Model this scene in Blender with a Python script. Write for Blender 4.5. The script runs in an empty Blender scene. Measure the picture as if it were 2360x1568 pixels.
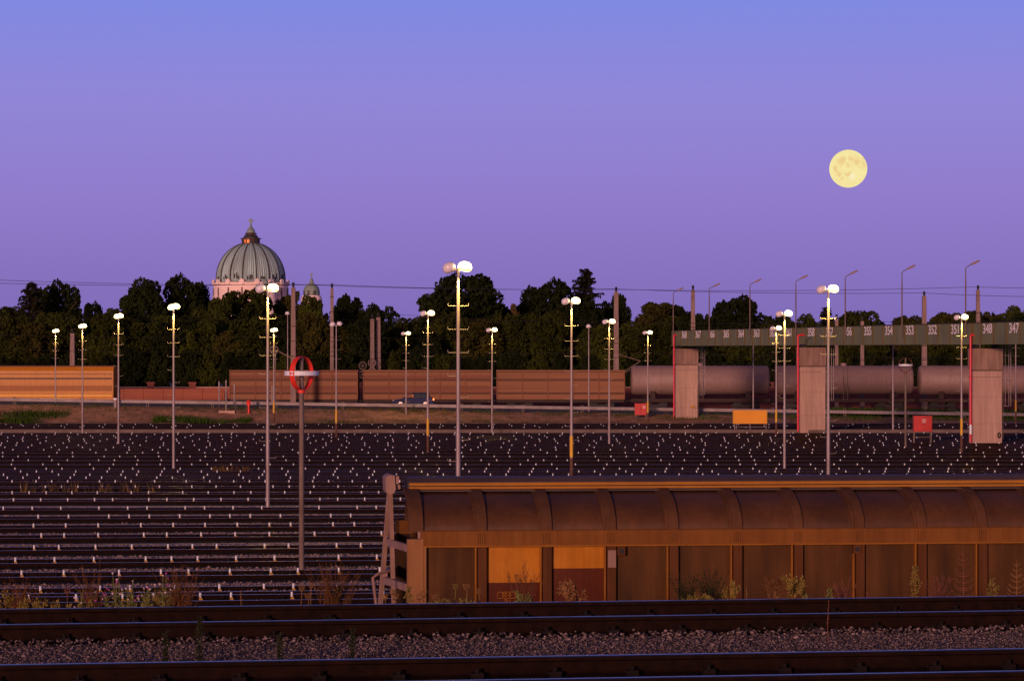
import bpy, math, random
import numpy as np
from mathutils import Vector, Matrix
R = math.radians
random.seed(7)
scene = bpy.context.scene
COL = scene.collection
HC = 5.4            # camera height over the yard rails
F = 6146.0          # focal length in the 2360 px wide measuring grid
HZ = 836.0          # row of the horizon in that grid

def at(px, py, Y):
    return Vector(((px - 1180) / F * Y, Y, HC - (py - HZ) / F * Y))
def footY(py):
    return HC * F / (py - HZ)
def lin(r, g, b):
    f = lambda c: (c / 255 / 12.92) if c <= 10 else ((c / 255 + .055) / 1.055) ** 2.4
    return (f(r), f(g), f(b), 1)
ORD = ['zeroth','first','second','third','fourth','fifth','sixth','seventh','eighth','ninth','tenth','eleventh','twelfth',
 'thirteenth','fourteenth','fifteenth','sixteenth','seventeenth','eighteenth','nineteenth','twentieth']
TENS = {20:'twenty',30:'thirty',40:'forty',50:'fifty',60:'sixty',70:'seventy'}
def ordw(n):
    if n <= 20: return ORD[n]
    t, r = n // 10 * 10, n % 10
    return (TENS[t] + '-' + ORD[r]) if r else {30:'thirtieth',40:'fortieth',50:'fiftieth',60:'sixtieth',70:'seventieth'}[t]

# ------------------------------------------------------------------ materials
def nd(nt, t, **kw):
    n = nt.nodes.new(t)
    for k, v in kw.items(): setattr(n, k, v)
    return n
def mat(name, c, c2=None, rough=.75, metal=0., scale=4., bump=0., bscale=None, stretch=(1,1,1), rnd=0., spec=.5, lo=.35, hi=.65, detail=6., speck=0., streak=0.):
    m = bpy.data.materials.new(name); m.use_nodes = True
    nt = m.node_tree; L = nt.links.new
    b = nt.nodes['Principled BSDF']
    b.inputs['Roughness'].default_value = rough
    b.inputs['Metallic'].default_value = metal
    b.inputs['Specular IOR Level'].default_value = spec
    if c2 is None: c2 = tuple(x * .7 for x in c)
    tc = nd(nt, 'ShaderNodeTexCoord'); mp = nd(nt, 'ShaderNodeMapping'); mp.inputs['Scale'].default_value = stretch
    L(tc.outputs['Object'], mp.inputs['Vector'])
    nz = nd(nt, 'ShaderNodeTexNoise'); nz.inputs['Scale'].default_value = scale; nz.inputs['Detail'].default_value = detail
    nz.inputs['Roughness'].default_value = .6
    L(mp.outputs['Vector'], nz.inputs['Vector'])
    rp = nd(nt, 'ShaderNodeValToRGB')
    rp.color_ramp.elements[0].position = lo; rp.color_ramp.elements[1].position = hi
    rp.color_ramp.elements[0].color = (*c2[:3], 1); rp.color_ramp.elements[1].color = (*c[:3], 1)
    L(nz.outputs['Fac'], rp.inputs['Fac'])
    out = rp.outputs['Color']
    if speck:
        vo = nd(nt, 'ShaderNodeTexVoronoi'); vo.inputs['Scale'].default_value = speck
        L(mp.outputs['Vector'], vo.inputs['Vector'])
        sx = nd(nt, 'ShaderNodeSeparateColor'); L(vo.outputs['Color'], sx.inputs['Color'])
        mr = nd(nt, 'ShaderNodeMapRange'); mr.inputs['To Min'].default_value = .35; mr.inputs['To Max'].default_value = 1.7
        L(sx.outputs['Red'], mr.inputs['Value'])
        mx = nd(nt, 'ShaderNodeMix', data_type='RGBA', blend_type='MULTIPLY'); mx.inputs['Factor'].default_value = 1
        L(out, mx.inputs['A']); L(mr.outputs['Result'], mx.inputs['B']); out = mx.outputs['Result']
    if streak:
        m3=nd(nt,'ShaderNodeMapping'); m3.inputs['Scale'].default_value=(11,11,.55); L(tc.outputs['Object'],m3.inputs['Vector'])
        n3=nd(nt,'ShaderNodeTexNoise'); n3.inputs['Scale'].default_value=1.; n3.inputs['Detail'].default_value=5; n3.inputs['Roughness'].default_value=.7; L(m3.outputs['Vector'],n3.inputs['Vector'])
        mr=nd(nt,'ShaderNodeMapRange'); mr.inputs['From Min'].default_value=.32; mr.inputs['From Max'].default_value=.62; mr.inputs['To Min'].default_value=1-streak; mr.inputs['To Max'].default_value=1.08; L(n3.outputs['Fac'],mr.inputs['Value'])
        mx=nd(nt,'ShaderNodeMix',data_type='RGBA',blend_type='MULTIPLY'); mx.inputs['Factor'].default_value=1
        L(out,mx.inputs['A']); L(mr.outputs['Result'],mx.inputs['B']); out=mx.outputs['Result']
    if rnd:
        oi = nd(nt, 'ShaderNodeObjectInfo')
        mr = nd(nt, 'ShaderNodeMapRange'); mr.inputs['To Min'].default_value = 1 - rnd; mr.inputs['To Max'].default_value = 1 + rnd
        L(oi.outputs['Random'], mr.inputs['Value'])
        mx = nd(nt, 'ShaderNodeMix', data_type='RGBA', blend_type='MULTIPLY'); mx.inputs['Factor'].default_value = 1
        L(out, mx.inputs['A']); L(mr.outputs['Result'], mx.inputs['B']); out = mx.outputs['Result']
    L(out, b.inputs['Base Color'])
    if bump:
        n2 = nd(nt, 'ShaderNodeTexNoise'); n2.inputs['Scale'].default_value = bscale or scale * 4; n2.inputs['Detail'].default_value = 4
        L(mp.outputs['Vector'], n2.inputs['Vector'])
        bp = nd(nt, 'ShaderNodeBump'); bp.inputs['Strength'].default_value = 1; bp.inputs['Distance'].default_value = bump
        L(n2.outputs['Fac'], bp.inputs['Height']); L(bp.outputs['Normal'], b.inputs['Normal'])
    return m
def emis(name, c, s):
    m = bpy.data.materials.new(name); m.use_nodes = True
    b = m.node_tree.nodes['Principled BSDF']
    b.inputs['Base Color'].default_value = (*c[:3], 1); b.inputs['Emission Color'].default_value = (*c[:3], 1)
    b.inputs['Emission Strength'].default_value = s
    return m

M = {}
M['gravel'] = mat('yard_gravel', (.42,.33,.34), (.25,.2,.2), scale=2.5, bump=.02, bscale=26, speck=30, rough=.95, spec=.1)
M['nearballast'] = mat('near_ballast', (.15,.112,.105), (.08,.06,.056), scale=6, bump=.008, bscale=60, speck=55, rough=.95, spec=.15)
M['bed'] = mat('oily_ballast', (.02,.011,.009), (.01,.006,.005), scale=3, bump=.02, bscale=18, speck=14, rough=.95, spec=.1)
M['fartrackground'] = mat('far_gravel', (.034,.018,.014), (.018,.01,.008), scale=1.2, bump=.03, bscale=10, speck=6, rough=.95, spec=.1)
M['railside'] = mat('rusty_rail', (.016,.0065,.004), (.008,.0035,.0025), scale=8, rough=.85, spec=.08, bump=.001, bscale=60)
M['railtop'] = mat('polished_rail', (.78,.64,.6), (.45,.36,.33), scale=3, rough=.3, metal=1, stretch=(.4,6,1))
M['nearrailtop'] = mat('polished_near_rail', (.36,.36,.4), (.2,.19,.2), scale=3, rough=.33, metal=1, stretch=(.4,9,1))
M['sleeper'] = mat('dark_sleeper', (.02,.013,.01), (.01,.007,.006), scale=6, stretch=(8,1,1), rough=.9, spec=.15)
M['clip'] = mat('rail_clip_iron', (.012,.008,.007), (.007,.005,.0045), rough=.8, spec=.15)
M['white'] = mat('white_reflective', (.78,.84,.9), (.68,.73,.78), rough=.5, scale=30)
M['yellow'] = mat('yellow_paint', (.72,.43,.015), (.6,.32,.012), rough=.5, scale=5)
M['yellowdirty'] = mat('dirty_yellow', (.6,.33,.02), (.3,.15,.015), rough=.7, scale=40)
M['galv'] = mat('galvanised_steel', (.36,.31,.32), (.25,.19,.17), rough=.5, metal=.25, scale=3, stretch=(1,1,.35))
M['rustsleeve'] = mat('rusty_brown', (.14,.06,.035), (.08,.035,.022), rough=.85, scale=5)
M['greypole'] = mat('weathered_pole', (.2,.15,.12), (.12,.08,.06), rough=.75, scale=3, stretch=(1,1,.3))
M['lampwhite'] = mat('lamp_housing', (.78,.76,.8), (.66,.64,.68), rough=.4, scale=4)
M['glassoff'] = mat('unlit_glass', (.8,.74,.8), (.72,.66,.72), rough=.25, scale=4)
M['glow'] = emis('lit_glass', (1,.8,.4), 10)
M['glowfringe'] = emis('yellow_glare_fringe', (1,.66,.03), 2.6)  # yellow glare fringe of the lit lamps, imitated by a glowing colour
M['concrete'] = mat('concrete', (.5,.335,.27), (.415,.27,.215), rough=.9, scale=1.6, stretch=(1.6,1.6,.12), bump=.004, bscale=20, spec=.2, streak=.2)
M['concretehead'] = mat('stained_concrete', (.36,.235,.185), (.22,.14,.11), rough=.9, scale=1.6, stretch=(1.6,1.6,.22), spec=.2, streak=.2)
M['concretedark'] = mat('concrete_groove', (.2,.135,.1), (.14,.09,.07), rough=.9)
M['mast'] = mat('mast_concrete', (.3,.21,.185), (.2,.14,.125), rough=.9, scale=2, stretch=(2,2,.3), streak=.25)
M['girder'] = mat('olive_girder', (.185,.2,.072), (.14,.15,.056), rough=.55, scale=.9, stretch=(1,1,.3), streak=.25)
M['girderrib'] = mat('rusty_girder_seam', (.15,.095,.03), (.1,.06,.022), rough=.7, scale=3)
M['dark'] = mat('black_iron', (.018,.015,.015), (.01,.009,.009), rough=.7)
M['red'] = mat('red_paint', (.5,.02,.02), (.42,.016,.017), rough=.45, scale=2)
M['redsignal'] = mat('red_signal_paint', (.78,.04,.02), (.68,.03,.016), rough=.5, scale=3)
M['redpipe'] = mat('red_pipe_paint', (.72,.02,.045), (.6,.016,.035), rough=.4, scale=2)
M['rustring'] = mat('faded_red_ring', (.2,.06,.03), (.12,.035,.02), rough=.7, scale=6)
M['orange'] = mat('orange_board', (.72,.3,.008), (.66,.26,.007), rough=.6, scale=1)
M['letter'] = mat('white_letter', (.85,.8,.78), (.78,.73,.71), rough=.6)
M['soil'] = mat('bank_soil', (.42,.22,.14), (.2,.11,.07), rough=.95, scale=.8, bump=.06, bscale=5, detail=10, spec=.1)
M['dirtgrass'] = mat('grass_blades', (.05,.1,.011), (.03,.055,.008), rough=.9, scale=.5, spec=.1)
M['drygrass'] = mat('dry_grass_blades', (.16,.1,.03), (.09,.055,.018), rough=.9, scale=1, spec=.1)
M['asphalt'] = mat('asphalt', (.06,.05,.05), (.04,.034,.034), rough=.9, scale=3)
M['farground'] = mat('far_soil', (.035,.025,.014), (.018,.014,.009), rough=.95, scale=.3)
M['kerb'] = mat('concrete_kerb', (.17,.12,.105), (.1,.072,.062), rough=.9, scale=1.2)
M['rail_galv'] = mat('guard_rail_steel', (.36,.31,.32), (.24,.2,.2), rough=.45, metal=.3, scale=1)
M['brick'] = mat('red_brick_wall', (.33,.1,.07), (.24,.07,.05), rough=.9, scale=6)
M['copper'] = mat('copper_roof', (.4,.6,.58), (.18,.22,.21), rough=.65, scale=.35, stretch=(1,1,.12))
def seamed():
    m=M['copper']; nt=m.node_tree; L=nt.links.new; tc=nt.nodes['Texture Coordinate']; mp=nt.nodes['Mapping']
    sx=nd(nt,'ShaderNodeSeparateXYZ'); L(tc.outputs['Object'],sx.inputs[0])
    at_=nd(nt,'ShaderNodeMath',operation='ARCTAN2'); L(sx.outputs['Y'],at_.inputs[0]); L(sx.outputs['X'],at_.inputs[1])
    m1=nd(nt,'ShaderNodeMath',operation='MULTIPLY'); L(at_.outputs[0],m1.inputs[0]); m1.inputs[1].default_value=22
    m2=nd(nt,'ShaderNodeMath',operation='MULTIPLY'); L(sx.outputs['Z'],m2.inputs[0]); m2.inputs[1].default_value=.09
    cb=nd(nt,'ShaderNodeCombineXYZ'); L(m1.outputs[0],cb.inputs[0]); L(m2.outputs[0],cb.inputs[1])
    nz=[n for n in nt.nodes if n.type=='TEX_NOISE'][0]; L(cb.outputs[0],nz.inputs['Vector']); nz.inputs['Scale'].default_value=1
seamed()
M['copperrib'] = mat('copper_rib', (.045,.04,.04), (.03,.027,.027), rough=.7)
M['coppergreen'] = mat('green_copper', (.25,.34,.29), (.17,.22,.19), rough=.65, scale=.8)
M['copperbrown'] = mat('brown_copper', (.1,.055,.045), (.06,.035,.03), rough=.6, scale=1)
M['churchstone'] = mat('white_church_stone', (.92,.74,.68), (.86,.68,.62), rough=.9, scale=.3, spec=.1)
M['churchdark'] = mat('church_trim', (.2,.16,.16), (.13,.11,.11), rough=.8)
M['sunsetpane'] = mat('sunset_pane', (1,.33,.03), (.9,.28,.02), rough=.4)  # sunset reflection put into the pane's base colour
M['bark'] = mat('bark', (.05,.032,.022), (.03,.02,.014), rough=.95, scale=4, stretch=(3,3,.5))
def leafmat(name, a, b):
    return mat(name, a, b, rough=.9, scale=.45, rnd=.25, spec=.08, lo=.3, hi=.7)
M['leafdark'] = leafmat('dark_leaves', (.02,.029,.007), (.008,.012,.0035))
M['leafolive'] = leafmat('olive_leaves', (.055,.068,.009), (.017,.023,.0045))
M['leafbrown'] = leafmat('autumn_leaves', (.062,.058,.01), (.02,.021,.005))
M['leafpale'] = leafmat('pale_leaves', (.16,.11,.04), (.08,.055,.02))
M['needle'] = leafmat('conifer_needles', (.024,.024,.011), (.011,.011,.006))
# wagon colours
M['wpanel'] = mat('brown_panel', (.108,.046,.014), (.055,.025,.009), rough=.7, scale=1.5, stretch=(1.7,1,.35), bump=.002, bscale=3, spec=.12, streak=.17)
M['wroof'] = mat('brown_roof_sheet', (.115,.048,.016), (.06,.027,.011), rough=.48, scale=.9, bump=.003, bscale=2.5, spec=.35, streak=.17)
M['wbelt'] = mat('brown_belt', (.2,.078,.017), (.16,.061,.014), rough=.75, scale=2, stretch=(.5,1,1), spec=.12, streak=.17)
M['wrib'] = mat('brown_rib', (.12,.056,.026), (.09,.041,.02), rough=.75, scale=3, spec=.12, streak=.17)
M['wpost'] = mat('brown_post', (.11,.042,.014), (.08,.03,.01), rough=.75, scale=2, stretch=(2,2,.4), spec=.12, streak=.17)
M['wcorner'] = mat('ochre_corner_post', (.31,.15,.058), (.24,.11,.043), rough=.65, scale=2.5, stretch=(2,2,.4), spec=.12, streak=.17)
M['wedge'] = mat('orange_edge', (.3,.12,.016), (.22,.085,.013), rough=.6, scale=3, spec=.12)
M['wstripe'] = mat('orange_ridge_stripe', (.4,.17,.02), (.32,.13,.017), rough=.55, scale=2, spec=.12)
M['wpatch'] = mat('orange_paint_patch', (.5,.2,.022), (.4,.145,.012), rough=.4, scale=1.6, spec=.12, streak=.17)
M['wmaroon'] = mat('maroon_panel', (.1,.022,.008), (.075,.016,.006), rough=.55, scale=2, spec=.12, streak=.17)
M['wframe'] = mat('pinkish_frame', (.33,.21,.165), (.25,.15,.115), rough=.65, scale=3, spec=.12, streak=.17)
M['wridge'] = mat('ridge_top', (.1,.068,.06), (.07,.048,.044), rough=.5, scale=2, spec=.12)
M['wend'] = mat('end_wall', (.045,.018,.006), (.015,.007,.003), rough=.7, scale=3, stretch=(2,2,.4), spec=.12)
# train colours
M['loco'] = mat('orange_vehicle', (.56,.22,.008), (.45,.16,.007), rough=.5, scale=.5, stretch=(.05,1,1), streak=.25)
M['locodark'] = mat('dark_orange_band', (.14,.07,.02), (.1,.05,.015), rough=.6)
M['locoband'] = mat('orange_lower_band', (.34,.11,.008), (.26,.085,.007), rough=.6)
M['lococabin'] = mat('yellow_sill', (.85,.48,.03), (.75,.4,.02), rough=.5)
M['redwagon'] = mat('red_low_wagon', (.3,.075,.03), (.22,.05,.022), rough=.7, scale=1, stretch=(.1,1,2))
M['slat'] = mat('brown_planks', (.215,.078,.035), (.155,.056,.026), rough=.75, scale=1.2, stretch=(.06,1,3))
M['slatlight'] = mat('tan_planks', (.27,.118,.05), (.2,.088,.038), rough=.75, scale=1.2, stretch=(.06,1,3))
M['slatdark'] = mat('dark_plank_gap', (.12,.046,.023), (.085,.033,.017), rough=.8)
M['tank'] = mat('pale_tank', (.3,.2,.175), (.24,.155,.135), rough=.6, scale=.7, stretch=(.1,1,1), streak=.25)
M['tanklow'] = mat('tank_underside', (.045,.022,.016), (.026,.014,.011), rough=.8)
M['carblue'] = mat('dark_blue_car_paint', (.004,.009,.075), (.003,.006,.05), rough=.5, spec=.2, scale=1)
M['carglass'] = mat('car_glass', (.03,.035,.05), (.02,.024,.035), rough=.12)
M['tyre'] = mat('tyre', (.012,.012,.012), (.009,.009,.009), rough=.85)
M['rim'] = mat('alloy_rim', (.75,.72,.75), (.6,.57,.6), rough=.35, metal=.5)
M['taillight'] = emis('lit_tail_lamp', (1,.13,.02), 9)
M['skin'] = mat('skin', (.6,.3,.2), (.55,.27,.18), rough=.6)
M['shirt'] = mat('orange_shirt', (.6,.14,.04), (.5,.11,.03), rough=.8)
M['hair'] = mat('dark_hair', (.02,.014,.01), (.014,.01,.007), rough=.7)
# weeds
M['wgreen'] = mat('weed_green', (.22,.23,.065), (.12,.13,.04), rough=.9, scale=20, spec=.1)
M['wdarkgreen'] = mat('weed_dark_green', (.035,.042,.018), (.02,.024,.011), rough=.9, scale=20, spec=.1)
M['wbrown'] = mat('weed_brown', (.19,.085,.032), (.1,.045,.02), rough=.9, scale=12, spec=.1)
M['wdry'] = mat('weed_dry', (.3,.165,.065), (.2,.1,.04), rough=.9, scale=15, spec=.1)
M['wred'] = mat('weed_reddish', (.22,.09,.06), (.15,.055,.04), rough=.9, scale=15, spec=.1)
M['wolive'] = mat('weed_olive', (.26,.2,.05), (.15,.115,.03), rough=.9, scale=15, spec=.1)
M['petal'] = mat('pale_petal', (.75,.6,.6), (.65,.45,.5), rough=.8, scale=60)
M['magenta'] = mat('magenta_petal', (.5,.07,.38), (.4,.05,.3), rough=.8, scale=60)
M['stoneA'] = mat('light_stone', (.33,.24,.22), (.23,.168,.154), rough=.9, scale=12, spec=.15)
M['stoneB'] = mat('mid_stone', (.19,.135,.12), (.11,.08,.072), rough=.9, scale=12, spec=.15)
M['stoneC'] = mat('dark_stone', (.075,.054,.05), (.045,.033,.031), rough=.9, scale=12, spec=.15)

# ------------------------------------------------------------------ mesh builder
class MB:
    def __init__(s): s.v=[]; s.f=[]; s.m=[]
    def add(s, vs, fs, mi=0):
        o=len(s.v); s.v.extend([tuple(v) for v in vs]); s.f.extend([tuple(i+o for i in f) for f in fs]); s.m.extend([mi]*len(fs)); return s
    def box(s, c, d, mi=0, rz=0, T=None):
        hx,hy,hz=d[0]/2,d[1]/2,d[2]/2
        vs=[Vector((x,y,z)) for x in(-hx,hx) for y in(-hy,hy) for z in(-hz,hz)]
        if rz:
            r=Matrix.Rotation(rz,3,'Z'); vs=[r@v for v in vs]
        vs=[v+Vector(c) for v in vs]
        if T is not None: vs=[T@v for v in vs]
        return s.add(vs,[(0,1,3,2),(4,6,7,5),(0,4,5,1),(2,3,7,6),(0,2,6,4),(1,5,7,3)],mi)
    def bar(s,p,q,w,h,mi=0,up=(0,0,1)):
        p=Vector(p);q=Vector(q);d=(q-p); L=d.length; d=d/L
        u=Vector(up)
        if abs(d.dot(u))>.98: u=Vector((0,1,0))
        a=d.cross(u).normalized(); b=a.cross(d).normalized()
        vs=[]
        for e in (p,q):
            for (i,j) in ((-1,-1),(1,-1),(1,1),(-1,1)): vs.append(e+a*(i*w/2)+b*(j*h/2))
        return s.add(vs,[(0,3,2,1),(4,5,6,7),(0,1,5,4),(1,2,6,5),(2,3,7,6),(3,0,4,7)],mi)
    def tube(s,pts,r,n=8,mi=0,caps=True):
        pts=[Vector(p) for p in pts]; N=len(pts)
        rr=r if isinstance(r,(list,tuple)) else [r]*N
        vs=[]; ref=None
        for i,p in enumerate(pts):
            d=(pts[min(i+1,N-1)]-pts[max(i-1,0)])
            d=d.normalized() if d.length>1e-9 else Vector((0,0,1))
            if ref is None: ref=Vector((1,0,0)) if abs(d.x)<.8 else Vector((0,1,0))
            a=(ref-d*ref.dot(d)).normalized(); b=d.cross(a); ref=a
            for k in range(n):
                t=2*math.pi*k/n; vs.append(p+a*(rr[i]*math.cos(t))+b*(rr[i]*math.sin(t)))
        fs=[]
        for i in range(N-1):
            for k in range(n):
                k2=(k+1)%n; fs.append((i*n+k,i*n+k2,(i+1)*n+k2,(i+1)*n+k))
        if caps:
            fs.append(tuple(reversed(range(n)))); fs.append(tuple((N-1)*n+k for k in range(n)))
        return s.add(vs,fs,mi)
    def lathe(s,prof,n=24,c=(0,0,0),mi=0,T=None):
        vs=[];fs=[]
        for (r,z) in prof:
            for k in range(n):
                t=2*math.pi*k/n; v=Vector((c[0]+r*math.cos(t),c[1]+r*math.sin(t),c[2]+z))
                vs.append(T@v if T is not None else v)
        for i in range(len(prof)-1):
            for k in range(n):
                k2=(k+1)%n; fs.append((i*n+k,i*n+k2,(i+1)*n+k2,(i+1)*n+k))
        if prof[0][0]>1e-4: fs.append(tuple(reversed(range(n))))
        if prof[-1][0]>1e-4: fs.append(tuple((len(prof)-1)*n+k for k in range(n)))
        return s.add(vs,fs,mi)
    def prism(s,poly,a,b,axis='x',mi=0,mis=None):
        n=len(poly)
        def P(t,p):
            return (t,p[0],p[1]) if axis=='x' else ((p[0],t,p[1]) if axis=='y' else (p[0],p[1],t))
        vs=[P(a,p) for p in poly]+[P(b,p) for p in poly]
        o=len(s.v); s.v.extend(vs)
        for k in range(n):
            k2=(k+1)%n; s.f.append((o+k,o+k2,o+n+k2,o+n+k)); s.m.append(mis[k] if mis else mi)
        s.f.append(tuple(o+k for k in reversed(range(n)))); s.m.append(mi)
        s.f.append(tuple(o+n+k for k in range(n))); s.m.append(mi)
        return s
    def ell(s,c,r,n=12,k=8,mi=0,T=None):
        prof=[(max(1e-5,math.sin(math.pi*i/k)),-math.cos(math.pi*i/k)) for i in range(k+1)]
        vs=[];fs=[]
        for (a,z) in prof:
            for j in range(n):
                t=2*math.pi*j/n; v=Vector((c[0]+r[0]*a*math.cos(t),c[1]+r[1]*a*math.sin(t),c[2]+r[2]*z)); vs.append(T@v if T is not None else v)
        for i in range(k):
            for j in range(n):
                j2=(j+1)%n; fs.append((i*n+j,i*n+j2,(i+1)*n+j2,(i+1)*n+j))
        return s.add(vs,fs,mi)
    def mesh(s,name,mats,smooth=0):
        me=bpy.data.meshes.new(name); me.from_pydata(s.v,[],s.f)
        for m in mats: me.materials.append(M[m] if isinstance(m,str) else m)
        if len(mats)>1: me.polygons.foreach_set('material_index',s.m)
        if smooth:
            me.polygons.foreach_set('use_smooth',[True]*len(s.f)); me.set_sharp_from_angle(angle=R(smooth))
        me.update(); return me
def link(name,data,parent=None,loc=(0,0,0),rot=(0,0,0),scale=(1,1,1)):
    o=bpy.data.objects.new(name,data); COL.objects.link(o)
    o.location=loc; o.rotation_euler=rot; o.scale=scale
    if parent: o.parent=parent
    return o
def part(name,mb,mats,parent=None,smooth=0,**k):
    if isinstance(mats,str): mats=[mats]
    return link(name,mb.mesh(name,mats,smooth) if isinstance(mb,MB) else mb,parent,**k)
def tag(o,label,cat,group=None):
    o['label']=label; o['category']=cat
    if group: o['group']=group
    return o
def thing(name,label,cat,loc=(0,0,0),rz=0,group=None):
    return tag(link(name,None,None,loc,(0,0,rz)),label,cat,group)
def struct(name,mb,mats,smooth=0,kind='structure',**k):
    o=part(name,mb,mats,None,smooth,**k); o['kind']=kind; return o
def npmesh(name,V,Fq,mats,mi=None):
    me=bpy.data.meshes.new(name); nv=len(V); nf,k=Fq.shape
    me.vertices.add(nv); me.vertices.foreach_set('co',np.asarray(V,np.float32).ravel())
    me.loops.add(nf*k); me.loops.foreach_set('vertex_index',Fq.astype(np.int32).ravel())
    me.polygons.add(nf); me.polygons.foreach_set('loop_start',np.arange(0,nf*k,k,dtype=np.int32))
    for m in mats: me.materials.append(M[m])
    if mi is not None: me.polygons.foreach_set('material_index',mi.astype(np.int32))
    me.update(calc_edges=True); me.validate(); return me

# ------------------------------------------------------------------ camera, light, sky
cam=bpy.data.cameras.new('camera'); cam.sensor_width=36; cam.lens=93.75; cam.shift_y=(1360-1276)/3840
cam.clip_start=.1; cam.clip_end=20000
co=bpy.data.objects.new('camera',cam); COL.objects.link(co); co.location=(0,0,HC); co.rotation_euler=(R(90),0,0)
scene.camera=co
SUN_EL=R(6.5); SUN_AZ=R(19)
d=Vector((math.sin(SUN_AZ)*math.cos(SUN_EL),math.cos(SUN_AZ)*math.cos(SUN_EL),-math.sin(SUN_EL)))
sl=bpy.data.lights.new('sun','SUN'); sl.energy=2.6; sl.angle=R(6); sl.color=(1,.52,.4)
so=bpy.data.objects.new('sun',sl); COL.objects.link(so); so.rotation_euler=d.to_track_quat('-Z','Y').to_euler(); so.location=(-20,-30,30)
w=bpy.data.worlds.new('World'); scene.world=w; w.use_nodes=True
nt=w.node_tree; L=nt.links.new; bg=nt.nodes['Background']
sky=nd(nt,'ShaderNodeTexSky',sky_type='NISHITA',sun_disc=False); sky.sun_elevation=SUN_EL; sky.sun_rotation=math.atan2(-d.x,-d.y)
tc=nd(nt,'ShaderNodeTexCoord'); sp=nd(nt,'ShaderNodeSeparateXYZ'); L(tc.outputs['Generated'],sp.inputs['Vector'])
rp=nd(nt,'ShaderNodeValToRGB'); cr=rp.color_ramp; cr.interpolation='EASE'
stops=[(0,lin(119,102,178)),(.03,lin(129,108,188)),(.065,lin(141,120,203)),(.10,lin(141,130,214)),(.14,lin(121,134,225)),(.24,lin(84,92,178)),(.45,lin(46,52,106)),(1,lin(22,26,58))]
cr.interpolation='LINEAR'
cr.elements[0].position=stops[0][0]; cr.elements[0].color=stops[0][1]
cr.elements[1].position=1; cr.elements[1].color=stops[-1][1]
for p,c in stops[1:-1]:
    e=cr.elements.new(p); e.color=c
L(sp.outputs['Z'],rp.inputs['Fac'])
# western afterglow behind the camera
mr=nd(nt,'ShaderNodeMapRange'); mr.inputs['From Min'].default_value=-.1; mr.inputs['From Max'].default_value=-.9; L(sp.outputs['Y'],mr.inputs['Value'])
mz=nd(nt,'ShaderNodeMapRange'); mz.inputs['From Min'].default_value=.4; mz.inputs['From Max'].default_value=0; L(sp.outputs['Z'],mz.inputs['Value'])
mu=nd(nt,'ShaderNodeMath',operation='MULTIPLY'); L(mr.outputs['Result'],mu.inputs[0]); L(mz.outputs['Result'],mu.inputs[1])
mx=nd(nt,'ShaderNodeMix',data_type='RGBA'); L(mu.outputs[0],mx.inputs['Factor']); L(rp.outputs['Color'],mx.inputs['A']); mx.inputs['B'].default_value=(.9,.4,.22,1)
ad=nd(nt,'ShaderNodeMix',data_type='RGBA',blend_type='ADD'); ad.inputs['Factor'].default_value=.004
L(mx.outputs['Result'],ad.inputs['A']); L(sky.outputs['Color'],ad.inputs['B'])
L(ad.outputs['Result'],bg.inputs['Color']); bg.inputs['Strength'].default_value=1.0
scene.view_settings.view_transform='Standard'; scene.view_settings.look='None'; scene.view_settings.exposure=0; scene.view_settings.gamma=1
scene.render.engine='CYCLES'; scene.cycles.use_denoising=True; scene.cycles.sample_clamp_indirect=4; scene.cycles.max_bounces=6
scene.cycles.use_light_tree=True

# ------------------------------------------------------------------ ground
GZ=-.13
mb=MB(); mb.add([(-3000,-200,-.3),(3000,-200,-.3),(3000,6000,-.3),(-3000,6000,-.3)],[(0,1,2,3)]); struct('ground',mb,'farground')
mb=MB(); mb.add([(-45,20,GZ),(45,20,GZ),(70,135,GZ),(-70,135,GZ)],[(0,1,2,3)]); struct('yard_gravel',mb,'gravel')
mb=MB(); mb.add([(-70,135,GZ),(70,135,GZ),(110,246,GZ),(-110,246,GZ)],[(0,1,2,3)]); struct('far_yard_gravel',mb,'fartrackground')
def zg(X): return 1.43-.0148*max(-75,min(75,X))      # top of the guard rail
def zroad(X): return max(.02,zg(X)-.62)
# bank, with little bumps
nx,ny=121,14; V=[];Fs=[]
rnd=random.Random(3)
for j in range(ny):
    t=j/(ny-1)
    for i in range(nx):
        X=-75+150*i/(nx-1); Y=243.6+6.6*t
        h=zroad(X); s=t*t*(3-2*t)
        z=GZ+.01+(h-GZ)*s + (rnd.uniform(-.07,.09) if 0<j<ny-1 else 0)
        V.append((X,Y,z))
for j in range(ny-1):
    for i in range(nx-1):
        a=j*nx+i; Fs.append((a,a+1,a+nx+1,a+nx))
mb=MB(); mb.add(V,Fs); struct('bank_slope',mb,'soil',smooth=80)
V=[];Fs=[]
for i in range(31):
    X=-75+5*i
    V+=[(X,250.2,zroad(X)),(X,256,zroad(X)+.02),(X,268.5,zroad(X)+.02),(X,271.5,.34),(X,292,.34),(X,480,.5)]
for i in range(30):
    for k in range(5):
        a=i*6+k; Fs.append((a,a+6,a+7,a+1))
mb=MB(); mb.add(V,Fs); mb.m=[1 if (k%5) in (1,) else 0 for k in range(len(Fs))]; struct('road_terrace',mb,['farground','asphalt'])
mb=MB()
mb.box((0,211.3,-.02),(170,.9,.26)); mb.box((0,215.6,-.06),(170,.5,.2)); struct('kerb',mb,'kerb')

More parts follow.
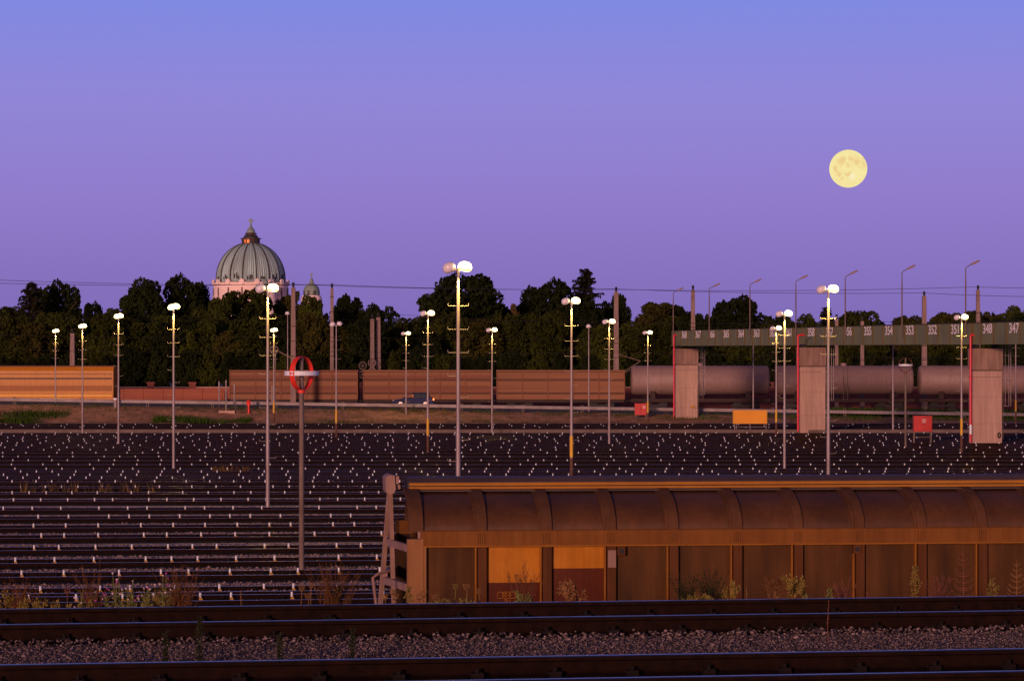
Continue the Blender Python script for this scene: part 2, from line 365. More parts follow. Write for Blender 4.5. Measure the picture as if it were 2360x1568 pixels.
# embankment the photographer's tracks run on
YAW=R(8.2); NEAR=(-1.34,25.7)
def near_frame(name,label,cat,off,group):
    c,s=math.cos(YAW),math.sin(YAW)
    return thing(name,label,cat,(NEAR[0]-s*off,NEAR[1]+c*off,2.905),YAW,group)
V=[];Fs=[]
prof=[(-34,-.02),(-8,-.02),(-5.45,-.01),(-4.8,0),(-4.75,0),(-2.9,.03),(-2.0,.03),(-1.55,-.005),(.1,-.01),(.5,-.02),(1.5,-.04),(6.7,-3.03),(8,-3.1)]
for (y,z) in prof: V+=[(-60,y,z),(60,y,z)]
for i in range(len(prof)-1): Fs.append((2*i,2*i+1,2*i+3,2*i+2))
mb=MB(); mb.add(V,Fs)
c,s=math.cos(YAW),math.sin(YAW)
struct('embankment',mb,'nearballast',loc=(NEAR[0],NEAR[1],2.905-.012),rot=(0,0,YAW))

RAILP=[(-.075,0),(.075,0),(.075,.012),(.02,.032),(.009,.045),(.009,.125),(.036,.137),(.036,.164),(.028,.172),(-.028,.172),(-.036,.164),(-.036,.137),(-.009,.125),(-.009,.045),(-.02,.032),(-.075,.012)]
RMI=[0]*16; RMI[8]=1; RMI[7]=1; RMI[9]=1
def rail_mesh(L0,L1,top):
    mb=MB(); mb.prism(RAILP,L0,L1,'x',0,RMI); return mb.mesh('rail',['railside',top])
near_rail=rail_mesh(-24,24,'nearrailtop')
mb=MB(); mb.box((0,0,-.09),(.25,2.5,.17)); sleeper_me=mb.mesh('sleeper',['sleeper'])
mb=MB(); mb.box((0,0,.008),(.2,.34,.016))
for sg in(-1,1):
    mb.box((0,sg*.11,.035),(.1,.055,.05)); mb.tube([(0,sg*.115,.05),(0,sg*.115,.095)],.018,6)
    mb.tube([(-.05,sg*.1,.05),(-.02,sg*.06,.055),(.02,sg*.06,.055),(.05,sg*.1,.05)],.014,5)
clip_me=mb.mesh('rail_fastening',['clip'])
for nm,off,lb in (('a',-.7535,'near railway track with polished rails right in front of the brown wagon'),('b',-.7535-4.72,'nearest railway track at the bottom edge, before the gravel strip')):
    t=near_frame('railway_track',lb,'railway track',off,'railway tracks on the embankment')
    for sg in(-1,1): link('rail',near_rail,t,loc=(0,sg*.7535,0))
    for k in range(-10,22 if nm=='a' else 19):
        x=k*.62+(.2 if nm=='a' else .38)
        if abs(x)>13: continue
        sl_=link('sleeper',sleeper_me,t,loc=(x,0,-.012))
        for sg in(-1,1): link('rail_fastening',clip_me,sl_,loc=(0,sg*.7535,.012))

# ballast stones (uncountable)
ICO=[(1,0,0),(-1,0,0),(0,1,0),(0,-1,0),(.1,.1,1),(-.1,0,-1)]
ICF=[(0,2,4),(2,1,4),(1,3,4),(3,0,4),(2,0,5),(1,2,5),(3,1,5),(0,3,5)]
def stones(name,P,S,seed,pp=(.2,.5,.3)):
    rg=np.random.default_rng(seed); n=len(P)
    base=np.array(ICO); V=base[None]*(1+rg.uniform(-.3,.3,(n,6,3)))+rg.uniform(-.25,.25,(n,6,3))
    V=V*(S[:,None,None]*np.stack([rg.uniform(.8,1.35,n),rg.uniform(.7,1.2,n),rg.uniform(.55,.95,n)],1)[:,None,:])
    a=rg.uniform(0,6.28,n); ca,sa=np.cos(a)[:,None],np.sin(a)[:,None]
    x=V[:,:,0]*ca-V[:,:,1]*sa; y=V[:,:,0]*sa+V[:,:,1]*ca
    V=np.stack([x,y,V[:,:,2]],2)+P[:,None,:]
    Fq=np.array(ICF)[None]+(np.arange(n)*6)[:,None,None]
    mi=np.repeat(rg.choice([0,1,2],n,p=list(pp)),8)
    me=npmesh(name,V.reshape(-1,3),Fq.reshape(-1,3),['stoneA','stoneB','stoneC'],mi)
    return me
rg=np.random.default_rng(5)
n=80000
lx=rg.uniform(-9,9,n); ly=rg.uniform(-4.62,-1.55,n)
P=np.stack([lx,ly,np.interp(ly,[p[0] for p in prof],[p[1] for p in prof])-.012+rg.uniform(-.004,.008,n)],1)
S=rg.uniform(.006,.0145,n)*np.where(rg.random(n)<.03,1.8,1)
n2=2600; lx=rg.uniform(-9,9,n2); ly=rg.normal(-1.85,.14,n2); P2=np.stack([lx,ly,.02+rg.uniform(0,.03,n2)],1); S2=rg.uniform(.01,.024,n2)
n3=3500; lx=rg.uniform(-9,9,n3); ly=rg.uniform(.1,1.6,n3); P3=np.stack([lx,ly,np.full(n3,-.02)],1); S3=rg.uniform(.012,.03,n3)
n4=3000; lx=rg.uniform(-9,9,n4); ly=rg.uniform(-1.4,-.1,n4); P4=np.stack([lx,ly,np.full(n4,-.04)],1); S4=rg.uniform(.016,.035,n4)
st=link('ballast_stones',stones('ballast_stones',np.concatenate([P,P2,P3,P4]),np.concatenate([S,S2,S3,S4]),9),None,(NEAR[0],NEAR[1],2.905),(0,0,YAW)); st['kind']='stuff'

# ------------------------------------------------------------------ yard tracks
rows_y=[2232,2200,2141,2092,2046,2002,1966,1933,1902,1871,1845,1823,1803,1789,1778,1766,1755.5,1739.6,1724,1710,1696,1685,1676,1668,1660,1652.5,1645.5,1639,1633,1627.5,1622,1601,1596,1590.5]
tracks=[]
for k,y in enumerate(rows_y):
    D=HC*10000/(y-1360)
    yaw=0
    for (a,b) in ((62,7.6),(74,6.4),(85,5.3),(95,3.2),(110,1.6),(125,0),(400,-.1)):
        if D<=a:
            break
    pts=[(55,7.8),(62,7.6),(74,6.4),(85,5.3),(95,3.2),(110,1.6),(125,0.2),(160,0),(400,-.1)]
    yaw=R(float(np.interp(D,[p[0] for p in pts],[p[1] for p in pts])))
    tracks.append((D,yaw))
SUBP=[(-.07,0),(.07,0),(.07,.015),(.012,.04),(.036,.13),(.036,.172),(-.036,.172),(-.036,.13),(-.012,.04),(-.07,.015)]
SMI=[0]*10; SMI[5]=1
retard=[]
rrr=random.Random(21)
yard_t=[]
for k,(D,yaw) in enumerate(tracks):
    Xr=-.142*D if D<125 else 0
    off=(math.sin(yaw)*.7535,-math.cos(yaw)*.7535)
    t=thing('railway_track','rusty yard railway track lined with white retarders, %s from the front'%ordw(k+1),'railway track',(Xr+off[0],D+off[1],0),yaw,'marshalling yard tracks')
    half=.2*D+5; l0=-half-Xr; l1=half-Xr
    mb=MB(); mb.prism(SUBP,l0,l1,'x',0,SMI); me=mb.mesh('rail',['railside','railtop'])
    for sg in(-1,1): link('rail',me,t,loc=(0,sg*.7535,-.172))
    mb=MB(); mb.box(((l0+l1)/2,-.42,-.15),(l1-l0,2.3,.09)); part('ballast_bed',mb,'bed',t)
    yard_t.append((t,D,yaw,l0,l1))
    unit=.355 if D<120 else .355*(D/120)**.95
    x=l0+rrr.uniform(0,1); prev=3
    while x<l1:
        P=Vector((t.location.x+math.cos(yaw)*x-math.sin(yaw)*.62,t.location.y+math.sin(yaw)*x+math.cos(yaw)*.62,0))
        sx=1180+P.x/P.y*F; sy=HZ+HC*F/P.y
        if -8<sx<2368 and not (sx>930 and sy>1099) and sy<1385:
            retard.append((P.y,P,yaw))
        nxt=rrr.choice([3,3,4,2] if prev!=4 else [2,2,3]); x+=unit*nxt+rrr.uniform(-.01,.01); prev=nxt
retard.sort(key=lambda q:q[0])
def ret_parts():
    a=MB(); a.tube([(0,0,-.06),(0,0,.068)],.027,8)
    b=MB(); b.box((.012,-.01,-.09),(.085,.07,.03)); b.tube([(.012,-.01,-.08),(.012,-.01,-.045)],.034,8)
    c_=MB(); c_.tube([(0,0,.068),(0,0,.08)],[.042,.036],8)
    d_=MB(); d_.tube([(-.2,.02,-.09),(-.2,.02,-.045)],.025,6); d_.box((-.2,.02,-.04),(.13,.05,.012))
    return a,b,c_,d_
a,b,c_,d_=ret_parts()
am,bm_,cm,dm=a.mesh('piston',['white'],40),b.mesh('bracket',['yellowdirty']),c_.mesh('piston_cap',['clip']),d_.mesh('grease_plug',['clip'])
mb=MB(); mb.tube([(0,0,-.05),(0,0,.055)],.028,6,0); mb.box((.01,-.01,-.085),(.07,.06,.04),1)
small=mb.mesh('retarder',['white','yellowdirty'])
RL='small white topped wagon retarder with a yellow foot, fixed inside a yard rail'
for k,(Y,P,yaw) in enumerate(retard[:300]):
    if k<130:
        t=thing('wagon_retarder',RL,'retarder',P,yaw,'white retarders along the yard tracks')
        link('piston',am,t); link('bracket',bm_,t); link('piston_cap',cm,t); link('grease_plug',dm,t)
    else:
        tag(link('wagon_retarder',small,None,P,(0,0,yaw)),RL,'retarder','white retarders along the yard tracks')
mb=MB()
for Y,P,yaw in retard[300:]:
    s_=.029+.00003*(Y-110)
    mb.tube([(P.x,P.y,-.045),(P.x,P.y,.045+.00008*(Y-110))],s_,6)
o=struct('far_retarders',mb,'white',kind='stuff')
# stones along the yard
Ps=[];Ss=[]
for (t,D,yaw,l0,l1) in yard_t[:13]:
    for (n,y0,y1,s0,s1) in ((1500,1.75,2.7,.02,.042),(900,2.2,3.0,.022,.05),(200,.9,1.7,.015,.03)):
        xx=rg.uniform(l0,min(l1,.05*D-t.location.x),n); yy=rg.uniform(y0,y1,n)
        ca,sa=math.cos(yaw),math.sin(yaw)
        Ps.append(np.stack([t.location.x+ca*xx-sa*yy,t.location.y+sa*xx+ca*yy,np.full(n,GZ+.015)+rg.uniform(0,.03,n)],1)); Ss.append(rg.uniform(s0,s1,n))
o=link('yard_stones',stones('yard_stones',np.concatenate(Ps),np.concatenate(Ss),12,(.55,.4,.05))); o['kind']='stuff'

# ------------------------------------------------------------------ lamp posts
PH=8.0
def pole_mesh(kind):
    mb=MB()
    if kind=='plain':
        mb.tube([(0,0,-.2),(0,0,.9),(0,0,3.1)],[.085,.083,.08],12,0); mb.tube([(0,0,3.1),(0,0,3.18)],[.088,.088],12,0)
        mb.tube([(0,0,3.18),(0,0,7.3)],[.066,.058],12,0); mb.tube([(0,0,7.3),(0,0,7.95)],[.05,.042],10,0)
        mats=['galv']
    elif kind=='rustfoot':
        mb.tube([(0,0,-.2),(0,0,.95)],[.087,.086],12,1); mb.tube([(0,0,.95),(0,0,3.1)],[.083,.08],12,0); mb.tube([(0,0,3.1),(0,0,3.18)],[.088,.088],12,0)
        mb.tube([(0,0,3.18),(0,0,7.3)],[.066,.058],12,0); mb.tube([(0,0,7.3),(0,0,7.95)],[.05,.042],10,0)
        mats=['galv','rustsleeve']
    return mb.mesh('pole',mats,50)
poleP=pole_mesh('plain'); poleR=pole_mesh('rustfoot')
mb=MB(); mb.tube([(0,0,1.0),(0,0,1.95)],.0905,12); bandme=mb.mesh('yellow_band',['yellow'],50)
mb=MB(); mb.tube([(.05,0,0),(.28,0,0),(.31,0,.02),(.315,0,.08)],.0095,6); pegme=mb.mesh('climbing_peg',['galv'],50)
Th=Matrix.Rotation(R(-18),3,'Y')
def head_meshes(lit,rough):
    # a rounded luminaire: pale housing above, glass bowl below
    h=MB(); h.ell((.22,0,.03),(.235,.2,.17),14,10,0); h.tube([(-.02,0,-.12),(.03,0,-.03)],.035,8)
    return h
mb=MB()
prof=[(.02,.19),(.12,.175),(.19,.12),(.215,.05),(.212,0)]
def shell(prof,mi,mats,name):
    mb=MB(); mb.lathe(prof,18,(0,0,0),mi); me=mb.mesh(name,mats,60); return me
house=shell([(1e-5,.205),(.09,.198),(.165,.155),(.2,.085),(.207,.06)],0,['lampwhite'],'lamp_housing')
bowl_off=shell([(.207,.06),(.215,0),(.19,-.09),(.12,-.155),(1e-5,-.17)],0,['glassoff'],'glass_bowl')
bowl_on=shell([(1e-5,.185),(.1,.17),(.17,.12),(.2,.06),(.212,0),(.2,-.055)],0,['glow'],'lit_bowl')
fringe_on=shell([(.2,-.055),(.19,-.1),(.165,-.115)],0,['glowfringe'],'bowl_base')  # added ring, stands in for the yellow glare around the lamp
base_on=shell([(.165,-.115),(.08,-.13),(1e-5,-.135)],0,['glow'],'bowl_base')
mb=MB(); mb.tube([(-.28,0,-.1),(-.1,0,-.03),(0,0,-.02),(.1,0,.0),(.28,0,-.02)],.035,8); mb.tube([(0,0,-.12),(0,0,0)],.05,8); armme=mb.mesh('lamp_arm',['galv'],50)
GL='yard lamp posts with climbing pegs'
def lamp_post(px,foot,label,style='twin',band=False,rust=False,top=None,Y=None,base=None,group=GL,pegs=True,scale=1):
    Y=Y or footY(foot)
    z0=0 if base is None else base
    t=thing('lamp_post',label,'lamp post',((px-1180)/F*Y,Y,z0),0,group)
    sc=1
    if top is not None:
        want=HC-(top-HZ)/F*Y-z0; sc=want/PH
    t.scale=(1,1,sc)
    link('pole',poleR if (band or rust) else poleP,t,scale=(.86,.86,1))
    if band: link('yellow_band',bandme,t,scale=(.9,.9,1))
    if pegs:
        zz=6.9; k=0
        while zz>1.2:
            if k<3 or (k<12 and False):
                for sg in(0,1): link('climbing_peg',pegme,t,loc=(0,0,zz),rot=(0,0,math.pi*sg))
            else: link('climbing_peg',pegme,t,loc=(0,0,zz),rot=(0,0,math.pi*(k%2)))
            k+=1; zz-=.68 if k<4 else .62
    def head(x,z,lit,tilt,k=1):
        h=link('lamp_head',armme if False else (bowl_on if lit else house),t,loc=(x,0,PH+z),rot=(0,R(tilt),0),scale=(1.08*k,1*k,1*k/sc))
        if lit and abs(x)>.12:
            pl=bpy.data.lights.get('lamp_light') or bpy.data.lights.new('lamp_light','SPOT'); pl.energy=480; pl.color=(1,.68,.13); pl.shadow_soft_size=.1; pl.spot_size=R(158); pl.spot_blend=.15
            lo=link('lamp_light',pl,t,loc=(x*.7,-.34,PH-.3/sc))
        if lit: link('glare_fringe',fringe_on,h); link('bowl_base',base_on,h)
        else: link('glass_bowl',bowl_off,h)
    link('lamp_arm',armme,t,loc=(0,0,PH-.02),scale=(1,1,1/sc))
    if style=='twin': head(-.27,0,False,-22,.86); head(.2,.03,True,6,.93)
    elif style=='both': head(-.1,-.01,True,-8,.85); head(.13,.03,True,8,.88)
    elif style=='off': head(-.27,0,False,-22,.95); head(.24,.05,False,12,.9)
    elif style=='one': head(-.03,0,False,0,1)
    return t
lamp_post(128,967,'leftmost lit lamp post, small and rusty at its foot, on the grassy bank','both',rust=True,top=763)
lamp_post(190,997,'second lit lamp post from the left edge, bare grey with no yellow band','both',top=752)
lamp_post(273,1021,'third lit lamp post from the left, beside the low white pipe post','both',top=729)
lamp_post(400,1077,'fourth lit lamp post from the left, between the far left three and the dome','both',top=708)
lamp_post(617,1165,'tall lit lamp post standing right in front of the church drum','twin',top=666)
lamp_post(631,978,'small lit lamp post with yellow band just right of the tall one before the church','both',band=True,top=761)
lamp_post(775,1006,'unlit twin headed lamp post with yellow band and rusty foot','off',band=True,top=748)
lamp_post(936,970,'small lit lamp post at the bonnet of the blue car','twin',top=769)
lamp_post(986,1042,'lit lamp post with yellow band in front of the blue car tail','twin',band=True,top=723)
lamp_post(1056,None,'tallest and brightest lamp post, behind the left end of the brown wagon','twin',top=618,Y=80)
lamp_post(1134,995,'lit lamp post in the middle of the brown train, right of the tallest lamp','twin',top=761)
lamp_post(1317,None,'lit lamp post with wide yellow band rising behind the wagon roof, below the spruce','twin',band=True,top=695,Y=124)
lamp_post(1404,1021,'lit lamp post just left of the concrete mast near the middle','twin',top=742)
lamp_post(1493,976,'small lit lamp post with yellow band touching the far red cabinet','twin',band=True,top=767)
lamp_post(1808,1075,'lit lamp post without band in front of the second bridge pier, under the number board','twin',top=724)
lamp_post(1789,1003,'lit lamp post with yellow band beside the yellow board','twin',band=True,top=757)
lamp_post(1909,None,'tall lit lamp post at the right edge of the middle bridge pier','twin',top=668,Y=105.5)
lamp_post(2216,1040,'lit lamp post with yellow band beside the nearest bridge pier','twin',band=True,top=732)
lamp_post(2058,992,'lamp post pole half hidden behind the girder, left of the small ring target','off',Y=212.8,top=775,pegs=True)
lamp_post(2341,975,'lamp post with yellow band at the right edge behind the girder','off',band=True,top=752)
lamp_post(1357,None,'unlit single globe lamp post behind the guard rail, right of the spruce','one',Y=258,top=752,base=zroad(7)-.1,pegs=False)
lamp_post(1736,None,'unlit lamp post pole behind the yellow board, below the girder','one',Y=258,top=790,base=zroad(23)-.1,pegs=False)
lamp_post(663,None,'unlit small white globe lamp beside the thick concrete mast','one',Y=284,top=722,base=.3,pegs=False)

# ------------------------------------------------------------------ numbered girder bridge
br=thing('girder_bridge','olive green numbered steel girder on three concrete piers crossing the yard','bridge',(0,0,0))
ga=math.atan2(.2466,1); 
gd=Vector((-.2466,1,0)).normalized(); gn=Vector((gd.y,-gd.x,0))   # along (away), to the right
P1=Vector(((1580-1180)/F*247.7,247.7,0)); P2=Vector(((1869.5-1180)/F*211.3,211.3,0)); P3=Vector(((2271-1180)/F*182.4,182.4,0))
gd=(P1-P3).normalized(); gn=Vector((gd.y,-gd.x,0))
O=P3-gn*1.0
def face_pt(px):
    u=(px-1180)/F
    # O + t*gd : x=u*y
    t=(u*O.y-O.x)/(gd.x-u*gd.y); return t
t0=face_pt(2700); t1=face_pt(1548)
def zb(t): return 6.62+(t-face_pt(2360))/(t1-face_pt(2360))*.36
def zt(t): return zb(t)+1.5-(t-face_pt(2360))/(t1-face_pt(2360))*.07
mb=MB()
def Pg(t,w,z): q=O+gd*t+gn*w; return (q.x,q.y,z)
N=24
for i in range(N):
    a=t0+(t1-t0)*i/N; b=t0+(t1-t0)*(i+1)/N
    for (w0,w1) in ((0,.03),(2.0,2.03)):
        vs=[Pg(a,w0,zb(a)),Pg(b,w0,zb(b)),Pg(b,w0,zt(b)),Pg(a,w0,zt(a)),Pg(a,w1,zb(a)),Pg(b,w1,zb(b)),Pg(b,w1,zt(b)),Pg(a,w1,zt(a))]
        mb.add(vs,[(0,3,2,1),(4,5,6,7),(0,1,5,4),(3,7,6,2)]+([(0,4,7,3)] if i==0 else [])+([(1,2,6,5)] if i==N-1 else []),0)
    vs=[Pg(a,.03,zb(a)+.1),Pg(b,.03,zb(b)+.1),Pg(b,2.0,zb(b)+.1),Pg(a,2.0,zb(a)+.1),Pg(a,.03,zt(a)-.35),Pg(b,.03,zt(b)-.35),Pg(b,2.0,zt(b)-.35),Pg(a,2.0,zt(a)-.35)]
    mb.add(vs,[(0,3,2,1),(4,5,6,7)],2)
    for (zz,hh) in ((zb,.035),(zt,.035)):
        for (w0,w1) in ((-.08,-.002),):
            s_=-1 if zz is zt else 1
            z0a,z0b=zz(a),zz(b)
            vs=[Pg(a,w0,z0a),Pg(b,w0,z0b),Pg(b,w1,z0b),Pg(a,w1,z0a),Pg(a,w0,z0a+s_*hh),Pg(b,w0,z0b+s_*hh),Pg(b,w1,z0b+s_*hh),Pg(a,w1,z0a+s_*hh)]
            mb.add(vs,[(0,1,2,3),(7,6,5,4),(0,4,5,1),(2,6,7,3)],2 if zz is zt else 0)
nums=[(368,1577),(367,1609),(366,1641),(365,1674),(364,1708),(363,1744),(362,1781),(361,1818.5),(358,1869.5),(357,1912),(356,1955),(355,2000),(354,2048.5),(353,2097),(352,2149.5),(351,2202),(348,2276),(347,2337)]
tl=[]
for n_,px in nums:
    t=face_pt(px); tl+= [t-1.02,t-3.05]+([t+1.05] if n_ in(368,358,348) else [])
tl+=[t1-.3]+[face_pt(2337)-3.05-2.04*k for k in range(1,12)]+[face_pt(1838)+.5,face_pt(2240)]
for t in tl:
    if t<t0+.1: continue
    z0,z1=zb(t)+.04,zt(t)-.04
    vs=[Pg(t-.025,-.06,z0),Pg(t+.025,-.06,z0),Pg(t+.025,-.002,z0),Pg(t-.025,-.002,z0),Pg(t-.025,-.06,z1),Pg(t+.025,-.06,z1),Pg(t+.025,-.002,z1),Pg(t-.025,-.002,z1)]
    mb.add(vs,[(0,1,2,3),(7,6,5,4),(0,4,5,1),(1,5,6,2),(3,2,6,7),(0,3,7,4)],1)
part('girder',mb,['girder','girderrib','dark'],br)
gang=math.atan2(gd.y,gd.x)
# numbers
def text_mesh(s,size,name):
    cu=bpy.data.curves.new(name,'FONT'); cu.body=s; cu.size=size; cu.align_x='CENTER'; cu.align_y='CENTER'; cu.extrude=.004; cu.offset=.014*size if size>.5 else 0
    ob=bpy.data.objects.new('tmp',cu); COL.objects.link(ob)
    dg=bpy.context.evaluated_depsgraph_get(); me=bpy.data.meshes.new_from_object(ob.evaluated_get(dg)); me.name=name
    bpy.data.objects.remove(ob); bpy.data.curves.remove(cu); return me
# the left face looks towards -gn; text x must run towards the camera side (-gd) so it reads left to right
ex=-gd; ez=Vector((0,0,1)); ey=ez; nrm=-gn
Rm=Matrix((ex,ez,ex.cross(ez))).transposed()
for n,px in nums:
    t=face_pt(px); q=O+gd*t-gn*.012; me=text_mesh(str(n),.92,'track_number'); me.materials.append(M['letter'])
    z=zb(t)+.62*(zt(t)-zb(t))+.1
    o=link('track_number',me,br,(q.x,q.y,z),Rm.to_euler()); o.scale=(1.12,1,1)
# piers
def pier(P,ztop,px_l):
    rz=math.atan2(gd.y,gd.x)-math.pi/2
    mb=MB(); w=2.16; dth=.8
    H=ztop
    mb.box((0,0,(H-1.55)/2-.25),(w-.06,dth-.06,H-1.55+.5)); 
    o=part('pier',mb,'concrete',br,loc=(P.x,P.y,0),rot=(0,0,rz))
    mb=MB(); mb.box((0,0,H-1.33),(w-.14,dth-.12,.12)); part('pier_joint',mb,'concretedark',o,loc=(0,0,-.16))
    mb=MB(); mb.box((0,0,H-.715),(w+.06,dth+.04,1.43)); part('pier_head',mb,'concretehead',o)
    mb=MB(); mb.box((-.05,0,H-1.95),(w-.03,dth-.03,.03)); part('pour_line',mb,'concretedark',o)
    for zz_ in(1.25,3.1): mb=MB(); mb.box((0,0,zz_),(w-.05,dth-.05,.022)); part('pour_line',mb,'concretehead',o)
    mb=MB()
    for x in(-.7,.72):
        mb=MB(); mb.box((x,0,H+.12),(.35,.5,.26)); part('bearing',mb,'dark',br,loc=(P.x,P.y,0),rot=(0,0,rz))
    # red fire pipe on the left edge
    mb=MB(); x=-w/2-.14
    zt_=HC+(HZ-772)/F*P.y
    mb.tube([(x,-.3,.0),(x,-.3,zt_-.1),(x+.03,-.3,zt_-.02),(x+.12,-.3,zt_),(x+.55,-.3,zt_)],.075,10)
    for z in(1.2,H-1.0,H-2.1): mb.tube([(x,-.3,z),(x,-.3,z+.09)],.11,10); mb.box((x+.1,-.3,z+.04),(.2,.05,.05))
    fp=part('fire_pipe',mb,'redpipe',br,50,loc=(P.x,P.y,0),rot=(0,0,rz))
    # ladder with cage on the right side
    mb=MB(); x=w/2+.1
    for y in(-.22,.22): mb.tube([(x+.02,y,.2),(x+.02,y,H+.9)],.022,6)
    z=.4
    while z<H+.6: mb.tube([(x+.02,-.22,z),(x+.02,.22,z)],.014,5); z+=.3
    for z in(1.0,3.2,5.6): mb.box((x-.04,0,z),(.14,.4,.05))
    ld=part('ladder',mb,'greypole',br,loc=(P.x,P.y,0),rot=(0,0,rz))
    mb=MB()
    for z in(2.45,4.2,5.9):
        pts=[(x+.02+.68*math.sin(math.pi*k/10),-.36*math.cos(math.pi*k/10),z) for k in range(11)]
        mb.tube(pts,.024,5)
    for k in(2,5,8): mb.tube([(x+.02+.68*math.sin(math.pi*k/10),-.36*math.cos(math.pi*k/10),2.45),(x+.02+.68*math.sin(math.pi*k/10),-.36*math.cos(math.pi*k/10),H+.3)],.018,5)
    part('ladder_cage',mb,'galv',ld)
    return o,rz,w
p1,rz,pw=pier(P1,6.72,0); pier(P2,6.62,0); p3,_,_=pier(P3,6.38,0)
mb=MB(); mb.box((.55,-.44,1.35),(.3,.1,.2)); part('junction_box',mb,'yellowdirty',p1)
mb=MB(); mb.tube([(.5,-.42,-.1),(.5,-.42,1.25)],.02,6); mb.tube([(.7,-.42,1.2),(1.0,-.42,1.2),(1.03,-.42,6.2)],.02,6); part('conduit',mb,'galv',p1)
mb=MB(); mb.tube([(-1.22,-.31,.55),(-1.22,-.31,1.25)],.085,10); part('white_pipe_band',mb,'white',p3,50)
mb=MB(); mb.tube([(.84+.09*math.cos(k*.5),-.4,.46+.17*math.sin(k*.5)) for k in range(14)],.05,6); part('hanging_hose',mb,'dark',p3)
# lamps on the girder
mb=MB(); mb.tube([(0,0,0),(0,0,4.0)],.05,8); mb.tube([(0,0,4.0),(0,0,4.75),(.06,0,4.86),(.42,0,5.06)],[.038,.034,.032,.03],8)
for z in(.1,.9): mb.box((0,.07,z),(.12,.14,.06))
blp=mb.mesh('pole',['greypole'],50)
mb=MB(); mb.prism([(-.05,-.04),(.62,-.055),(.66,.0),(.55,.06),(.05,.075),(-.05,.03)],-.11,.11,'y'); blh=mb.mesh('lamp_head',['mast'])
mb=MB(); mb.box((.3,0,-.065),(.44,.16,.03)); blg=mb.mesh('glass',['mast'])
names=['farthest unlit street lamp at the left end of the green girder','unlit girder lamp above the number 366','unlit girder lamp above the number 363','unlit girder lamp right above the middle pier and the red pipe','unlit girder lamp above the number 356','unlit girder lamp between numbers 354 and 353','nearest and highest unlit girder lamp, beside the number 351']
for (px,lab) in zip((1555,1638,1732,1838,1952,2083,2230),names):
    t=face_pt(px); q=O+gd*t-gn*.14
    top=HC+(HZ-np.interp(px,[1555,1638,1732,1838,1952,2083,2230],[676,667,658,650,640,629,619]))/F*q.y
    zbase=zb(t)+.55
    l=thing('girder_lamp',lab,'street lamp',(q.x,q.y,zbase),0,'unlit lamps along the girder'); l.scale=(1,1,(top-zbase)/4.75)
    link('pole',blp,l); h=link('lamp_head',blh,l,(.4,0,5.05),(0,R(-27),0)); link('glass',blg,h)

# ------------------------------------------------------------------ ring targets
def ring_target(px,foot,label,yaw,red,top_py,dia,Y=None):
    Y=footY(foot); t=thing('ring_target',label,'signal target',((px-1180)/F*Y,Y,0),yaw)
    zc=HC-(top_py-HZ)/F*Y; r=dia/2
    mb=MB(); mb.tube([(0,0,-.2),(0,0,2.6),(0,0,zc-r)],[.07,.067,.064],12); mb.tube([(0,0,zc-r),(0,0,zc+r-.01)],.056,10); part('post',mb,'greypole',t,50)
    mb=MB(); n=40
    for k in range(n):
        a0,a1=2*math.pi*k/n,2*math.pi*(k+1)/n
        def q(a,y,rr): return (rr*math.cos(a),y,zc+rr*math.sin(a))
        vs=[q(a0,-.075,r),q(a1,-.075,r),q(a1,.075,r),q(a0,.075,r),q(a0,-.075,r-.012),q(a1,-.075,r-.012),q(a1,.075,r-.012),q(a0,.075,r-.012)]
        mb.add(vs,[(0,1,2,3),(7,6,5,4),(0,4,5,1),(3,2,6,7)])
    part('upright_ring',mb,red,t,40,rot=(0,0,R(60) if dia>.0 and red=='redsignal' else R(12)))
    mb=MB()
    for k in range(n):
        a0,a1=2*math.pi*k/n,2*math.pi*(k+1)/n
        def q(a,z,rr): return (rr*math.cos(a),rr*math.sin(a),zc+z)
        vs=[q(a0,-.058,r),q(a1,-.058,r),q(a1,.058,r),q(a0,.058,r),q(a0,-.058,r-.012),q(a1,-.058,r-.012),q(a1,.058,r-.012),q(a0,.058,r-.012)]
        mb.add(vs,[(0,3,2,1),(4,5,6,7),(0,1,5,4),(3,7,6,2)])
    part('level_ring',mb,'white',t,40)
    mb=MB(); mb.tube([(0,0,zc-r-.07),(0,0,zc-r+.02)],.1,12); part('collar',mb,red,t,50)
    return t
ring_target(695,1308,'tall post carrying a large red hoop crossed by a white hoop, near the wagon','' and 0 or 0,'redsignal',860,.9)
ring_target(2087,1027,'small distant post with a faded rusty hoop crossed by a white hoop under the girder',0,'rustring',841,.93)

